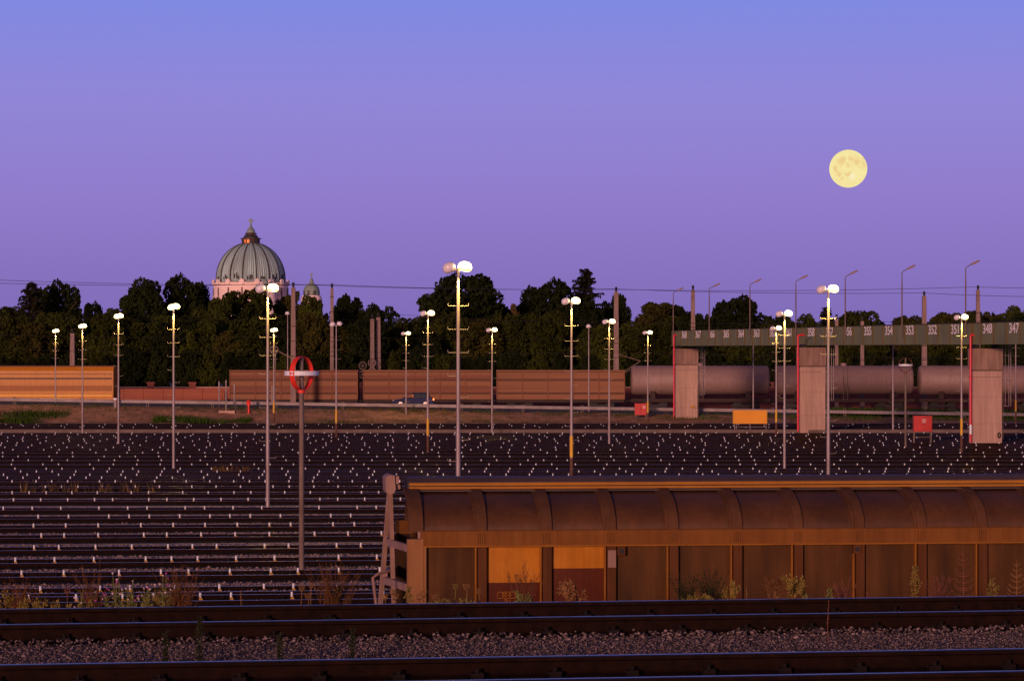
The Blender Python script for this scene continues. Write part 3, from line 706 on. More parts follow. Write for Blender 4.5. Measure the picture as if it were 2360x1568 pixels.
# ------------------------------------------------------------------ cabinets and board
def cabinet(px0,px1,py0,py1,foot,label,sym,Y=None):
    Y=Y or footY(foot); w=(px1-px0)/F*Y; z1=HC-(py0-HZ)/F*Y; z0=HC-(py1-HZ)/F*Y
    t=thing('hose_cabinet',label,'cabinet',(((px0+px1)/2-1180)/F*Y,Y,0))
    mb=MB(); mb.box((0,.25,(z0+z1)/2),(w,.5,z1-z0)); mb.box((0,.24,z1+.015),(w+.06,.58,.03)); part('cabinet_body',mb,'red',t)
    for sg in(-1,1):
        mb=MB(); mb.box((sg*w*.245,-.012,(z0+z1)/2),(w*.47,.024,(z1-z0)*.94)); dr=part('door',mb,'red',t)
        mb=MB(); mb.tube([(sg*.05,-.045,(z0+z1)/2-.08),(sg*.05,-.045,(z0+z1)/2+.08)],.012,6); part('handle',mb,'dark',dr)
    mb=MB()
    for x in(-w/2+.05,w/2-.05):
        for y in(.04,.45): mb.box((x,y,(z0-.15)/2),(.045,.045,z0+.15))
    part('leg_frame',mb.box((0,.04,z0*.45),(w-.1,.035,.035)),'greypole',t)
    # hose symbol plate
    cx=.08 if sym else .3*w; cz=z1-.3*(z1-z0)
    mb=MB()
    for (a,b,cc,dd) in ((-.13,-.13,.13,-.115),(-.13,.115,.13,.13),(-.13,-.115,-.115,.115),(.115,-.115,.13,.115)):
        mb.box((cx+(a+cc)/2,-.03,cz+(b+dd)/2),(cc-a,.008,dd-b))
    mb.tube([(cx+.055*math.cos(k*.7)-.005,-.032,cz+.085*math.sin(k*.7)) for k in range(9)],.012,5)
    mb.bar((cx-.06,-.034,cz-.09),(cx+.05,-.034,cz+.06),.018,.01,up=(0,1,0))
    part('hose_symbol',mb,'letter',t)
    return t
cabinet(2106,2148,959,994,1018,'red fire hose cabinet with white symbol, nearest, beside the large pier',True)
cabinet(1463,1490,930,956,971,'red fire hose cabinet far away on the bank left of the farthest pier',False)
Y=212; t=thing('yellow_board','large plain yellow orange board on thin steel legs before the bank','board',((1728.5-1180)/F*Y,Y,0))
w_=78/F*Y; z1=HC-(945-HZ)/F*Y; z0=HC-(976-HZ)/F*Y
mb=MB(); mb.box((0,0,(z0+z1)/2),(w_,.06,z1-z0)); part('board_panel',mb,'orange',t)
mb=MB()
for x in(-w_/2,w_/2): mb.box((x,.01,(z0+z1)/2),(.05,.1,z1-z0+.04))
part('panel_edge',mb,'yellowdirty',t)
mb=MB()
for x in(-w_*.45,-w_*.4,.0,w_*.48): mb.tube([(x,.05,-.15),(x,.05,z0)],.025,6)
mb.tube([(-w_*.45,.05,z0*.55),(w_*.48,.05,z0*.55)],.022,6); part('leg_frame',mb,'galv',t)

# ------------------------------------------------------------------ guard rail and roadside bits
t=thing('guard_rail','long galvanised crash barrier along the road on top of the bank','guard rail',(0,249.6,0))
mb=MB(); pr=[(0,.16),(-.03,.15),(-.075,.11),(-.075,.06),(-.03,.02),(-.03,-.02),(-.075,-.06),(-.075,-.11),(-.03,-.15),(0,-.16)]
n=60
for i in range(n):
    a,b=-72+144*i/n,-72+144*(i+1)/n
    vs=[(a,p[0],zg(a)-.16+p[1]) for p in pr]+[(b,p[0],zg(b)-.16+p[1]) for p in pr]
    mb.add(vs,[(k,k+1,11+k,10+k) for k in range(9)])
part('beam',mb,'rail_galv',t,50)
mb=MB(); mb.box((-.09,0,0),(.06,.12,1.1)); mb.box((.09,0,0),(.06,.12,1.1)); mb.box((0,.03,.25),(.26,.05,.3)); pm=mb.mesh('post',['greypole'])
for px in [33,187,340,490,636,790,930,1063,1205,1342,1480,1615,1780,1947,2091,2223,2340]:
    X=(px-1180)/F*249.6; link('post',pm,t,(X,.06,zg(X)-.42))
Y=248.8; X=(266-1180)/F*Y
t=thing('marker_post','low white pipe post in front of the guard rail at the left','post',(X,Y,.6)); mb=MB(); mb.tube([(0,0,-.4),(0,0,1.35)],.15,12); part('post_shaft',mb,'galv',t,50); mb=MB(); mb.tube([(0,0,1.35),(0,0,1.5),(0,0,1.55)],[.2,.2,.12],12); part('post_cap',mb,'lampwhite',t,50)
Y=247.6; X=(573-1180)/F*Y
t=thing('fire_hydrant','slim red hydrant standing on the bank near the sign posts','hydrant',(X,Y,.35)); mb=MB(); mb.tube([(0,0,-.2),(0,0,1.1)],.09,10); mb.tube([(0,0,1.1),(0,0,1.2)],.17,10); part('hydrant_body',mb,'redsignal',t,50)
mb=MB(); mb.tube([(0,0,1.2),(0,0,1.5),(0,0,1.56),(0,0,1.62)],[.16,.16,.2,.08],12); mb.tube([(-.22,0,1.33),(.22,0,1.33)],.06,8); part('hydrant_head',mb,'redsignal',t,50)
Y=247.9; X=(520-1180)/F*Y
t=thing('concrete_shaft','pale concrete manhole block with railing and post on the bank','manhole',(X,Y,.5)); mb=MB(); mb.box((.15,0,.1),(1.5,.9,.75)); part('block',mb,'concrete',t)
mb=MB()
for x in(.95,1.9): mb.tube([(x,.1,0),(x,.1,1.6)],.03,6)
mb.tube([(-.1,.1,1.6),(1.9,.1,1.6)],.03,6); mb.tube([(.9,.1,.45),(1.9,.1,.45)],.03,6); part('railing',mb,'greypole',t)
mb=MB(); mb.tube([(.05,-.1,.4),(.05,-.1,3.3)],.065,8); part('post',mb,'galv',t,50)
for px,h,lb in ((505,2.4,'left of two bare grey sign posts by the road'),(722/1.0-182,2.2,'short dark grey post just right of the bare sign posts')):
    Y=252; X=(px-1180)/F*Y; t=thing('road_post',lb,'post',(X,Y,zroad(X))); mb=MB(); mb.tube([(0,0,-.1),(0,0,h)],.07,8); part('post_shaft',mb,'galv',t,50); mb=MB(); mb.tube([(0,0,h),(0,0,h+.06)],[.075,.03],8); part('post_cap',mb,'galv',t,50)

# ------------------------------------------------------------------ car and driver
YC=262; XC=(953-1180)/F*YC; zc=1.08
car=thing('parked_car','dark blue hatchback car with lit red tail lamp behind the guard rail','car',(XC,YC,zc))
car.name='blue_car'
half=.8
body=[(-2.02,.28),(-2.0,.55),(-1.9,.68),(-1.05,.86),(-.95,.9),(1.78,.93),(1.93,.85),(1.97,.5),(1.93,.26),(1.55,.2),(-1.6,.2)]
mb=MB(); mb.prism(body,-half,half,'y'); part('body',mb,'carblue',car)
gh0=[(-1.02,.9),(-.25,1.36),(.1,1.42),(1.1,1.42),(1.45,1.3),(1.8,.93)]
mb=MB(); N_=len(gh0); vs=[]
for y,s_ in((-half,1),(half,1)):
    for (x,z) in gh0:
        k=(z-.9)/.52*.13; vs.append((x,y-math.copysign(k,y),z))
fs=[(k,k+1,N_+k+1,N_+k) for k in range(N_-1)]
mb.add(vs,fs); 
def strip(x0,x1,z0,z1,mi=0):
    for sg in(-1,1):
        def yy(z): return sg*(half-(z-.9)/.52*.13)
        mb.add([(x0,yy(z0),z0),(x1,yy(z0),z0),(x1,yy(z1),z1),(x0,yy(z1),z1)],[(0,1,2,3)],mi)
strip(-1.02,1.8,.88,.93); strip(.05,.14,.93,1.36); strip(.72,.8,.93,1.36); strip(1.38,1.6,.93,1.12); strip(-.2,1.2,1.36,1.42); 
for sg in(-1,1):
    y=sg*(half-.0); mb.add([(-1.02,sg*half,.9),(-.92,sg*half,.9),(-.2,sg*(half-.115),1.36),(-.25,sg*(half-.117),1.36)],[(0,1,2,3)])
part('roof',mb,'carblue',car)
for nm,xs in (('rear_window',[(.8,.93),(1.38,.93),(1.4,1.2),(1.2,1.36),(.8,1.36)]),('rear_door_window',[(.14,.93),(.72,.93),(.72,1.36),(.14,1.36)])):
    for sg in(-1,1):
        mb=MB(); vs=[(x,sg*(half-.012-(z-.9)/.52*.13),z) for x,z in xs]; mb.add(vs,[tuple(range(len(vs)))]); part(nm,mb,'carglass',car)
mb=MB(); vs=[(-1.0,-.75,.915),(-1.0,.75,.915),(-.27,.66,1.35),(-.27,-.66,1.35)]; mb.add([(v[0]+.02,v[1],v[2]-.01) for v in vs],[(0,1,2,3)]); part('windscreen',mb,'carglass',car)
for x in(-1.25,1.2):
    for sg in(-1,1):
        mb=MB(); mb.tube([(0,-.1,0),(0,.1,0)],.31,20); wl=part('wheel',mb,'tyre',car,40,loc=(x,sg*(half-.08),.31))
        mb=MB(); mb.tube([(0,sg*.101,0),(0,sg*.108,0)],.215,16)
        for k in range(5):
            a=k*2*math.pi/5; mb.bar((0,sg*.112,0),(.2*math.cos(a),sg*.112,.2*math.sin(a)),.07,.02,up=(0,1,0))
        part('rim',mb,'rim',wl)
for sg in(-1,1):
    mb=MB(); mb.box((1.93,sg*.68,.74),(.12,.2,.16)); part('tail_light',mb,'taillight',car)
    mb=MB(); mb.box((-1.93,sg*.6,.62),(.12,.28,.12)); part('headlight',mb,'glassoff',car)
    mb=MB(); mb.box((-.85,sg*(half+.06),.96),(.1,.14,.1)); part('wing_mirror',mb,'carblue',car)
mb=MB(); mb.box((-2.0,0,.36),(.08,1.5,.16)); part('front_bumper',mb,'dark',car); mb=MB(); mb.box((1.96,0,.36),(.08,1.5,.16)); part('rear_bumper',mb,'dark',car)
# driver: one continuous skinned figure, seated with both arms on the wheel
def skinned(name,joints,edges,rad,m,root=0):
    me=bpy.data.meshes.new(name); me.from_pydata(joints,edges,[]); o=bpy.data.objects.new(name,me); COL.objects.link(o)
    sk=o.modifiers.new('skin','SKIN'); 
    for i,r in enumerate(rad): me.skin_vertices[0].data[i].radius=(r,r)
    me.skin_vertices[0].data[root].use_root=True
    ss=o.modifiers.new('sub','SUBSURF'); ss.levels=1; ss.render_levels=1
    dg=bpy.context.evaluated_depsgraph_get(); m2=bpy.data.meshes.new_from_object(o.evaluated_get(dg)); bpy.data.objects.remove(o)
    m2.materials.clear(); m2.materials.append(M[m]); return m2
J=[(.3,0,.0),(.34,0,.28),(.33,0,.46),(.3,0,.55),(.27,0,.66),(.26,0,.74),
   (.33,-.18,.44),(.12,-.22,.24),(-.12,-.14,.3),(-.17,-.12,.32),
   (.33,.18,.44),(.12,.22,.24),(-.12,.14,.3),(-.17,.12,.32),
   (-.1,-.1,.02),(-.25,-.1,-.28),(-.33,-.1,-.3),(-.1,.1,.02),(-.25,.1,-.28),(-.33,.1,-.3)]
E=[(0,1),(1,2),(2,3),(3,4),(4,5),(2,6),(6,7),(7,8),(8,9),(2,10),(10,11),(11,12),(12,13),(0,14),(14,15),(15,16),(0,17),(17,18),(18,19)]
Rd=[.15,.15,.14,.055,.1,.08,.06,.045,.035,.04,.06,.045,.035,.04,.075,.05,.04,.075,.05,.04]
pr=thing('person','driver in an orange top sitting at the wheel of the blue car','person',(XC-.3,YC-.34,zc+.52))
part('body',skinned('body',J,E,Rd,'skin'),[],pr)
J2=[J[0],J[1],(.33,0,.43),J[6],J[7],J[10],J[11]]
part('shirt',skinned('shirt',J2,[(0,1),(1,2),(2,3),(3,4),(2,5),(5,6)],[.165,.165,.15,.075,.06,.075,.06],'shirt'),[],pr)
mb=MB(); mb.ell((.31,0,.745),(.105,.1,.1),12,8); part('hair',mb,'hair',pr,60)

# ------------------------------------------------------------------ train
YT=275.0; RZ=.5
mb=MB(); mb.prism(SUBP,-75,75,'x',0,SMI); me=mb.mesh('rail',['railside','railtop'])
t=thing('railway_track','main line railway track behind the road under the passing train','railway track',(0,YT,RZ),0)
for sg in(-1,1): link('rail',me,t,loc=(0,sg*.7535,-.172))
mb=MB(); mb.box((0,0,-.16),(150,2.6,.06)); part('ballast_bed',mb,'fartrackground',t)
mb=MB(); mb.lathe([(.2,-.07),(.46,-.065),(.46,.05),(.5,.052),(.5,.075),(.2,.08)],20,T=Matrix.Rotation(R(90),3,'X')); whl=mb.mesh('wheel',['dark'],40)
mb=MB(); mb.tube([(0,-.75,0),(0,.75,0)],.08,8); axl=mb.mesh('axle',['dark'])
def wagon_base(t,L,bog,deck=1.1):
    mb=MB(); mb.box((0,0,deck-.17),(L-.2,2.3,.3)); mb.box((0,-1.2,deck-.12),(L-.1,.12,.26)); mb.box((0,1.2,deck-.12),(L-.1,.12,.26)); part('underframe',mb,'tanklow',t)
    for x in bog:
        for dx in(-.9,.9):
            a=link('axle',axl,t,(x+dx,0,.46)); 
            for sg in(-1,1): link('wheel',whl,a,(0,sg*.7,0))
        mb=MB(); mb.box((0,-1.0,.5),(2.6,.12,.3)); mb.box((0,1.0,.5),(2.6,.12,.3)); mb.box((0,0,.55),(.4,1.9,.2)); part('bogie_frame',mb,'dark',t,loc=(x,0,0))
    for sx in(-1,1):
        for sy in(-.87,.87):
            mb=MB(); mb.tube([(sx*(L/2-.12),sy,1.0),(sx*(L/2+.18),sy,1.0),(sx*(L/2+.18),sy,1.0),(sx*(L/2+.24),sy,1.0)],[.09,.09,.2,.2],10); part('buffer',mb,'dark',t)
def wagon(name,label,cat,x0,x1,group=None):
    return thing(name,label,cat,((x0+x1)/2,YT,RZ),0,group), x1-x0
# orange rail vehicle
t,Lw=wagon('orange_railcar','bright orange boxy rail vehicle at the far left end of the train','rail vehicle',-62,-40.9)
wagon_base(t,Lw,(-7,7))
mb=MB(); mb.prism([(-1.4,1.1),(1.4,1.1),(1.45,2.0),(1.42,4.1),(1.1,4.5),(.6,4.62),(-.6,4.62),(-1.1,4.5),(-1.42,4.1),(-1.45,2.0)],-Lw/2,Lw/2,'x'); part('body',mb,'loco',t,30)
mb=MB(); mb.box((0,-1.452,3.3),(Lw-.3,.03,.2)); part('dark_stripe',mb,'locodark',t)
mb=MB(); mb.box((0,-1.46,2.3),(Lw-.3,.03,.55)); part('lower_band',mb,'locoband',t)
mb=MB(); mb.box((0,-1.452,3.75),(Lw-.3,.03,.06)); part('dark_stripe',mb,'locodark',t)
mb=MB(); mb.box((0,-1.47,1.55),(Lw-.2,.06,.13)); part('yellow_sill',mb,'lococabin',t)
# red low wagon
t,Lw=wagon('low_red_wagon','low red brown flat wagon between orange vehicle and brown wagons','wagon',-40.2,-29.5)
wagon_base(t,Lw,(-3.4,3.4))
mb=MB(); mb.box((0,0,1.15),(Lw,2.6,.12)); part('deck',mb,'redwagon',t)
for sg in(-1,1):
    mb=MB(); mb.box((0,sg*1.3,1.72),(Lw,.06,1.0))
    for k in range(6): mb.box((-Lw/2+.3+k*(Lw-.6)/5,sg*1.35,1.7),(.12,.08,1.1))
    part('side_board',mb,'redwagon',t)
# brown plank wagons
def plank(x0,x1,label,seed):
    t,Lw=wagon('plank_wagon',label,'wagon',x0,x1,'brown plank sided wagons of the train')
    wagon_base(t,Lw,(-Lw/2+2.4,Lw/2-2.4),1.15)
    rr=random.Random(seed); z=1.16; k=0
    side=MB(); side.box((0,0,2.6),(Lw,2.56,2.88),2)
    hts=[.52,.2,.42,.26,.5,.18,.4,.3]; ms=[1,2,0,0,1,2,0,1]
    while z<4.03 and k<8:
        h=min(hts[k],4.03-z)
        for sg in(-1,1): side.box((0,sg*1.3,z+h/2),(Lw,.07+.02*(k%2),h-.012),ms[k])
        z+=h; k+=1
    part('plank_side',side,['slat' if seed<3 else 'slatlight','slatlight','slatdark'],t)
    for xx in np.linspace(-Lw/2+.06,Lw/2-.06,6):
        for sg in(-1,1):
            mb=MB(); mb.box((xx,sg*1.365,2.6),(.1,.05,2.85)); part('stanchion',mb,'slat',t)
    mb=MB(); mb.box((0,0,4.1),(Lw+.04,2.75,.14)); part('top_rim',mb,'slatlight' if seed>1 else 'slat',t)
plank(-29.0,-15.8,'dark brown plank sided wagon behind the large red and white hoops',1)
plank(-15.3,-2.1,'brown plank sided wagon behind the blue car',2)
plank(-1.6,11.6,'tan brown plank sided wagon behind the middle lamp posts, before the tank wagons',3)
# tank wagons
def tank(x0,x1,label):
    t,Lw=wagon('tank_wagon',label,'wagon',x0,x1,'pale tank wagons of the train')
    wagon_base(t,Lw,(-Lw/2+2.5,Lw/2-2.5),1.2)
    r=1.5; zc_=3.12; T=Matrix.Rotation(R(90),3,'Y')
    hl=Lw/2-.05
    prof=[(1e-5,-hl),(.9,-hl+.05),(1.36,-hl+.13),(r,-hl+.3),(r,hl-.3),(1.36,hl-.13),(.9,hl-.05),(1e-5,hl)]
    mb=MB(); mb.lathe(prof,36,(0,0,0),0,T); mb.v=[(a,b,c+zc_) for a,b,c in mb.v]; part('tank',mb,'tank',t,50)
    for k in(-1,1):
        mb=MB(); mb.lathe([(r+.004,-.05),(r+.03,-.05),(r+.03,.05),(r+.004,.05)],36,(0,0,0),0,T); mb.v=[(a+k*Lw*.28,b,c+zc_) for a,b,c in mb.v]; part('band',mb,'tank',t,50)
        mb=MB(); mb.box((k*Lw*.34,0,1.6),(.5,2.2,.8)); part('saddle',mb,'tanklow',t)
    mb=MB(); mb.lathe([(.3,0),(.3,.22),(.34,.22),(.34,.3),(.05,.33)],16,(0,0,zc_+r-.05)); part('manhole',mb,'tank',t,40)
    mb=MB(); 
    for y in(-1.6,):
        for dx in(-.22,.22): mb.tube([(dx,y,1.1),(dx,y,zc_+.2),(dx,-1.0,zc_+1.35)],.025,5)
        for k in range(9): mb.tube([(-.22,y,1.2+k*.26),(.22,y,1.2+k*.26)],.016,5)
    part('ladder',mb,'greypole',t)
tank(12.15,26.6,'pale round tank wagon behind the farthest concrete pier')
tank(27.0,41.4,'pale round tank wagon behind the middle bridge pier and small ring target')
tank(41.8,56.2,'pale round tank wagon at the right edge behind the nearest pier')

# brick wall
t=thing('brick_wall','low red brick cemetery wall with pillars seen in the gap of the train','wall',(0,292,.3))
zw=HC-(893-HZ)/F*292-.3
mb=MB(); mb.box((0,0,zw/2),(130,.35,zw)); part('wall_body',mb,'brick',t); mb=MB(); mb.box((0,0,zw+.05),(130,.45,.1)); part('coping',mb,'concrete',t)
mb=MB(); mb.box((0,0,(zw+.45)/2),(.72,.55,zw+.45)); pmm=mb.mesh('pillar',['brick']); mb=MB(); mb.box((0,0,zw+.53),(.9,.7,.16)); pcm=mb.mesh('pillar_cap',['brick'])
for k in range(-13,14):
    p_=link('pillar',pmm,t,(((348-1180)/F*292)+4.55*(k+8),0,0)); link('pillar_cap',pcm,p_)

# ------------------------------------------------------------------ catenary masts and wires
def mast(px,top,Y,label,w=.5,lat=False,insul=True,bands=0,base=.2):
    X=(px-1180)/F*Y; z1=HC-(top-HZ)/F*Y-base
    t=thing('catenary_mast',label,'mast',(X,Y,base),0,'tapered concrete masts of the railway')
    mb=MB(); k=.72
    vs=[(sx*w/2,sy*w/2,-.3) for sx,sy in((-1,-1),(1,-1),(1,1),(-1,1))]+[(sx*w/2*k,sy*w/2*k,z1) for sx,sy in((-1,-1),(1,-1),(1,1),(-1,1))]
    mb.add(vs,[(0,3,2,1),(4,5,6,7),(0,1,5,4),(1,2,6,5),(2,3,7,6),(3,0,4,7)])
    part('shaft',mb,'mast',t)
    mb=MB(); mb.tube([(0,0,z1),(0,0,z1+.12),(0,0,z1+.16),(0,0,z1+.5)],[.09,.09,.14,.12],8); part('insulator',mb,'dark',t)
    for b in range(bands):
        zz=z1*(.45+.12*b); ww=w*(1-(1-k)*zz/z1)+.08
        mb=MB(); mb.box((0,0,zz),(ww,ww,.07)); part('clamp',mb,'dark',t)
    return t,z1,X
def cantilever(t,z,side,w):
    mb=MB(); mb.tube([(side*w/2,-.1,z),(side*2.6,-.1,z-.7)],.05,6); mb.tube([(side*w/2,-.1,z-2.2),(side*2.6,-.1,z-.7)],.05,6); mb.tube([(side*w/2,-.1,z-2.3),(side*1.6,-.1,z-1.6)],.03,6)
    part('cantilever',mb,'greypole',t)
def wheelset(t,x,z,n):
    for k in range(n):
        mb=MB(); cx,cz=x,z-k*.95
        mb.tube([(cx+.4*math.cos(q*math.pi/9),-.4,cz+.4*math.sin(q*math.pi/9)) for q in range(19)],.045,6)
        for q in range(3): 
            a=q*math.pi/3; mb.tube([(cx-.4*math.cos(a),-.4,cz-.4*math.sin(a)),(cx+.4*math.cos(a),-.4,cz+.4*math.sin(a))],.025,5)
        mb.tube([(cx,-.5,cz),(cx,.0,cz)],.06,6); part('tension_wheel',mb,'mast',t)
m1=mast(676,662,268,'thick concrete mast right of the church, in front of the train',.56,bands=3,base=.4)
wheelset(m1[0],-1.9,6.3,1)
mb=MB(); mb.box((-2.0,-.1,1.6),(.42,.42,2.2)); mb.tube([(-1.85,-.1,2.7),(-1.75,-.3,6.0)],.04,6); mb.tube([(-.2,-.1,5.5),(-2.3,-.1,6.6)],.05,6); part('tension_weight',mb,'mast',m1[0])
m2=mast(765,664,284,'slim ringed concrete mast between the church and the unlit lamp',.42,bands=5)
m3=mast(858,735,286,'shorter of the paired masts, carrying spoked tension wheels',.55,bands=2); wheelset(m3[0],0,5.2,2); wheelset(m3[0],-1.0,4.9,2)
m4=mast(872,731,287,'right one of the paired concrete masts near the tension wheels',.6,bands=2)
m5=mast(1420,672,284,'concrete mast with cantilever arm right of the middle lamp posts',.62,bands=2); cantilever(m5[0],6.1,1,.5)
m6=mast(1597,668,290,'concrete mast rising behind the left end of the green girder',.55,bands=3)
m7=mast(2130,682,284,'thick concrete mast behind the girder above the number 352',.6,bands=2)
m8=mast(2254,668,288,'concrete mast above the girder near its right end, with rings',.5,bands=4)
m9=mast(167,768,285,'dull concrete mast at the far left between two lamp posts',.6,bands=2)
m10=mast(1928,735,286,'concrete mast below the girder right of the tall lamp post',.42,bands=1); cantilever(m10[0],4.6,1,.4)
m11=mast(1987,740,286,'concrete mast below the girder under the number 355',.44,bands=2); cantilever(m11[0],4.9,-1,.4)
def wire(pts,label,r=.022):
    P=[at(*p) for p in pts]; Q=[]
    for a,b in zip(P[:-1],P[1:]):
        for k in range(12):
            u=k/12; sag=.0016*(b-a).length*4*u*(1-u)*4
            Q.append(a.lerp(b,u)-Vector((0,0,sag)))
    Q.append(P[-1]); mb=MB(); mb.tube(Q,r,4); o=part('overhead_wire',mb,'dark'); tag(o,label,'wire','overhead wires of the railway')
wire([(-60,643,284),(765,656,284),(1420,667,284),(2254,661,288),(2420,664,288)],'upper overhead wire running past the mast tops across the sky')
wire([(-60,651,268),(676,655,268),(1420,666,283),(2130,675,284),(2420,684,284)],'second overhead wire in the sky just below the upper one')
wire([(-60,727,276),(700,735,276),(1420,738,276),(2420,752,276)],'catenary wire in front of the tree crowns, highest below the sky wires',.016)
wire([(-60,770,274),(700,775,274),(1420,778,274),(2420,790,274)],'catenary wire in front of the middle of the tree belt',.016)
wire([(-60,803,274),(700,808,274),(1420,811,274),(2420,822,274)],'contact wire lowest above the train roofs',.016)
wire([(880,722,286),(1300,742,286),(1928,741,286),(2420,735,286)],'wire leading right from the paired masts',.016)

# ------------------------------------------------------------------ trees
def crown_mesh(seed,mat_,nl=30,per=330,leaf=.24,gap=.0,flat=1.0):
    """unit crown: width about 2, height about 2, centre at origin; leaf size relative to a 4 m radius"""
    rg=np.random.default_rng(seed); V=[]
    lob=[]
    for k in range(nl*2):
        d=rg.normal(size=3); d/=np.linalg.norm(d); q=rg.uniform(.45,1)**.5
        if d[2]<-.3: q*=.9
        lob.append((d[0]*q*.86,d[1]*q*.86,d[2]*q*.84*flat,rg.choice([.13,.17,.21,.27])))
    lob+=[(0,0,.15,.6),(0,0,-.3,.6),(.25,0,0,.5),(-.25,0,0,.5)]
    for (x,y,z,r) in lob:
        n=int(per*(r/.3)**1.3)
        d=rg.normal(size=(n,3)); d/=np.linalg.norm(d,axis=1)[:,None]
        q=rg.uniform(.55,1.12,(n,1))**.6
        V.append(np.array([x,y,z])+d*q*r*np.array([1,1,.85]))
    C=np.concatenate(V); n=len(C)
    lo_,hi_=np.percentile(C,.7,axis=0),np.percentile(C,99.3,axis=0); C=(C-(lo_+hi_)/2)/((hi_-lo_)/2)
    s=leaf/4*rg.uniform(.5,1.25,(n,1))
    a=rg.normal(size=(n,3)); a/=np.linalg.norm(a,axis=1)[:,None]
    b=np.cross(a,rg.normal(size=(n,3))); b/=np.linalg.norm(b,axis=1)[:,None]
    q=np.stack([C-a*s-b*s*.35,C+a*s*.3-b*s*.8,C+a*s+b*s*.3,C-a*s*.2+b*s*.8],1)
    Fq=np.arange(4*n).reshape(n,4)
    return npmesh('crown',q.reshape(-1,3),Fq,[mat_])
def trunk_mesh(seed,h=1.0):
    rr=random.Random(seed); mb=MB(); top=(rr.uniform(-.05,.05),rr.uniform(-.05,.05),.75)
    mb.tube([(0,0,-.02),(.01,0,.2),(rr.uniform(-.03,.03),0,.45),top],[.035,.027,.02,.008],8)
    for k in range(6):
        a=k*1.05+rr.uniform(0,.6); z=.3+.07*k
        mb.tube([(0,0,z),(.12*math.cos(a),.12*math.sin(a),z+.12),(.26*math.cos(a),.26*math.sin(a),z+.22)],[.014,.01,.003],6)
    return mb.mesh('trunk',['bark'],50)
trunks=[trunk_mesh(k) for k in range(3)]
crowns={}
for key,mt in (('dark','leafdark'),('olive','leafolive'),('brown','leafbrown'),('pale','leafpale')):
    crowns[key]=[crown_mesh(hash(key)%97*0+{'dark':10,'olive':20,'brown':30,'pale':40}[key]+k,mt,nl=34 if k!=2 else 24) for k in range(3 if key!='pale' else 1)]
def tree(px,top,bot,wpx,Y,kind,label,group,base=.4,k=0,rz=0,name='broadleaf_tree'):
    X=(px-1180)/F*Y; z1=HC-(top-HZ)/F*Y; z0=max(base+.3,HC-(bot-HZ)/F*Y); w=wpx/F*Y
    t=thing(name,label,'tree',(X,Y,base),rz,group)
    H=z1-base; link('trunk',trunks[k%3],t,scale=(H,H,H))
    me=crowns[kind][k%len(crowns[kind])]
    link('crown',me,t,(0,0,(z0+z1)/2-base),scale=(w/2*1.06,w/2*1.0,(z1-z0)/2))
def conifer(px,top,bot,wpx,Y,label,seed,sparse=1.0,base=.4):
    rr=random.Random(seed); X=(px-1180)/F*Y; H=HC-(top-HZ)/F*Y-base; Rb=wpx/F*Y/2; z0=max(1,HC-(bot-HZ)/F*Y-base)
    t=thing('conifer_tree',label,'tree',(X,Y,base),0,'conifers above the tree belt')
    mb=MB(); mb.tube([(0,0,-.3),(0,0,H*.5),(0,0,H)],[.3,.18,.03],8); 
    V=[];n=0
    z=z0; lev=0
    for br_ in range(int(150*sparse)):
        u=rr.random()**1.25; z=z0+(H-z0)*u*.985; r=Rb*((1-u)**.52)*rr.choice([.5,.75,.95,1.1])+.1
        a=rr.uniform(0,6.28); L_=r*rr.uniform(.7,1.05); up=rr.uniform(-.3,.18)+.35*u
        tip=Vector((L_*math.cos(a),L_*math.sin(a),z+up*L_)); md=Vector((.55*L_*math.cos(a),.55*L_*math.sin(a),z+.5*up*L_+.08*L_))
        mb.tube([(0,0,z),tuple(md),tuple(tip)],[.04,.025,.01],4,caps=False)
        m=max(7,int(L_*11))
        for j in range(m):
            q_=(j+.5)/m; p=(Vector((0,0,z)).lerp(md,q_/.5) if q_<.5 else md.lerp(tip,q_*2-1))
            for sd in(-1,1):
                ln=(.22+.5*(1-q_))*rr.uniform(.5,1.15); aa=a+sd*rr.uniform(.5,1.2)
                e_=p+Vector((ln*math.cos(aa),ln*math.sin(aa),-rr.uniform(.0,.4)))
                pw=Vector((-math.sin(aa)*.09,math.cos(aa)*.09,rr.uniform(-.05,.07)))
                V+=[p-pw,p+pw,e_+pw*.5,e_-pw*.5]
    part('trunk',mb,'bark',t)
    V=np.array([tuple(v) for v in V]); Fq=np.arange(len(V)).reshape(-1,4)
    link('crown',npmesh('crown',V,Fq,['needle']),t)
GT='tall trees behind the train'
conifer(72,648,765,92,318,'wide dark conifer at the far left, with a pointed top',1,1.2)
conifer(1347,618,722,98,330,'tall dark spruce with ragged top right of the bright lamp',2,1.0)
conifer(1905,706,800,52,340,'small dark spruce peeping over the green girder',3,1.0)
conifer(1713,690,780,50,352,'small pointed conifer over the girder, left of the number 361',4,.9)
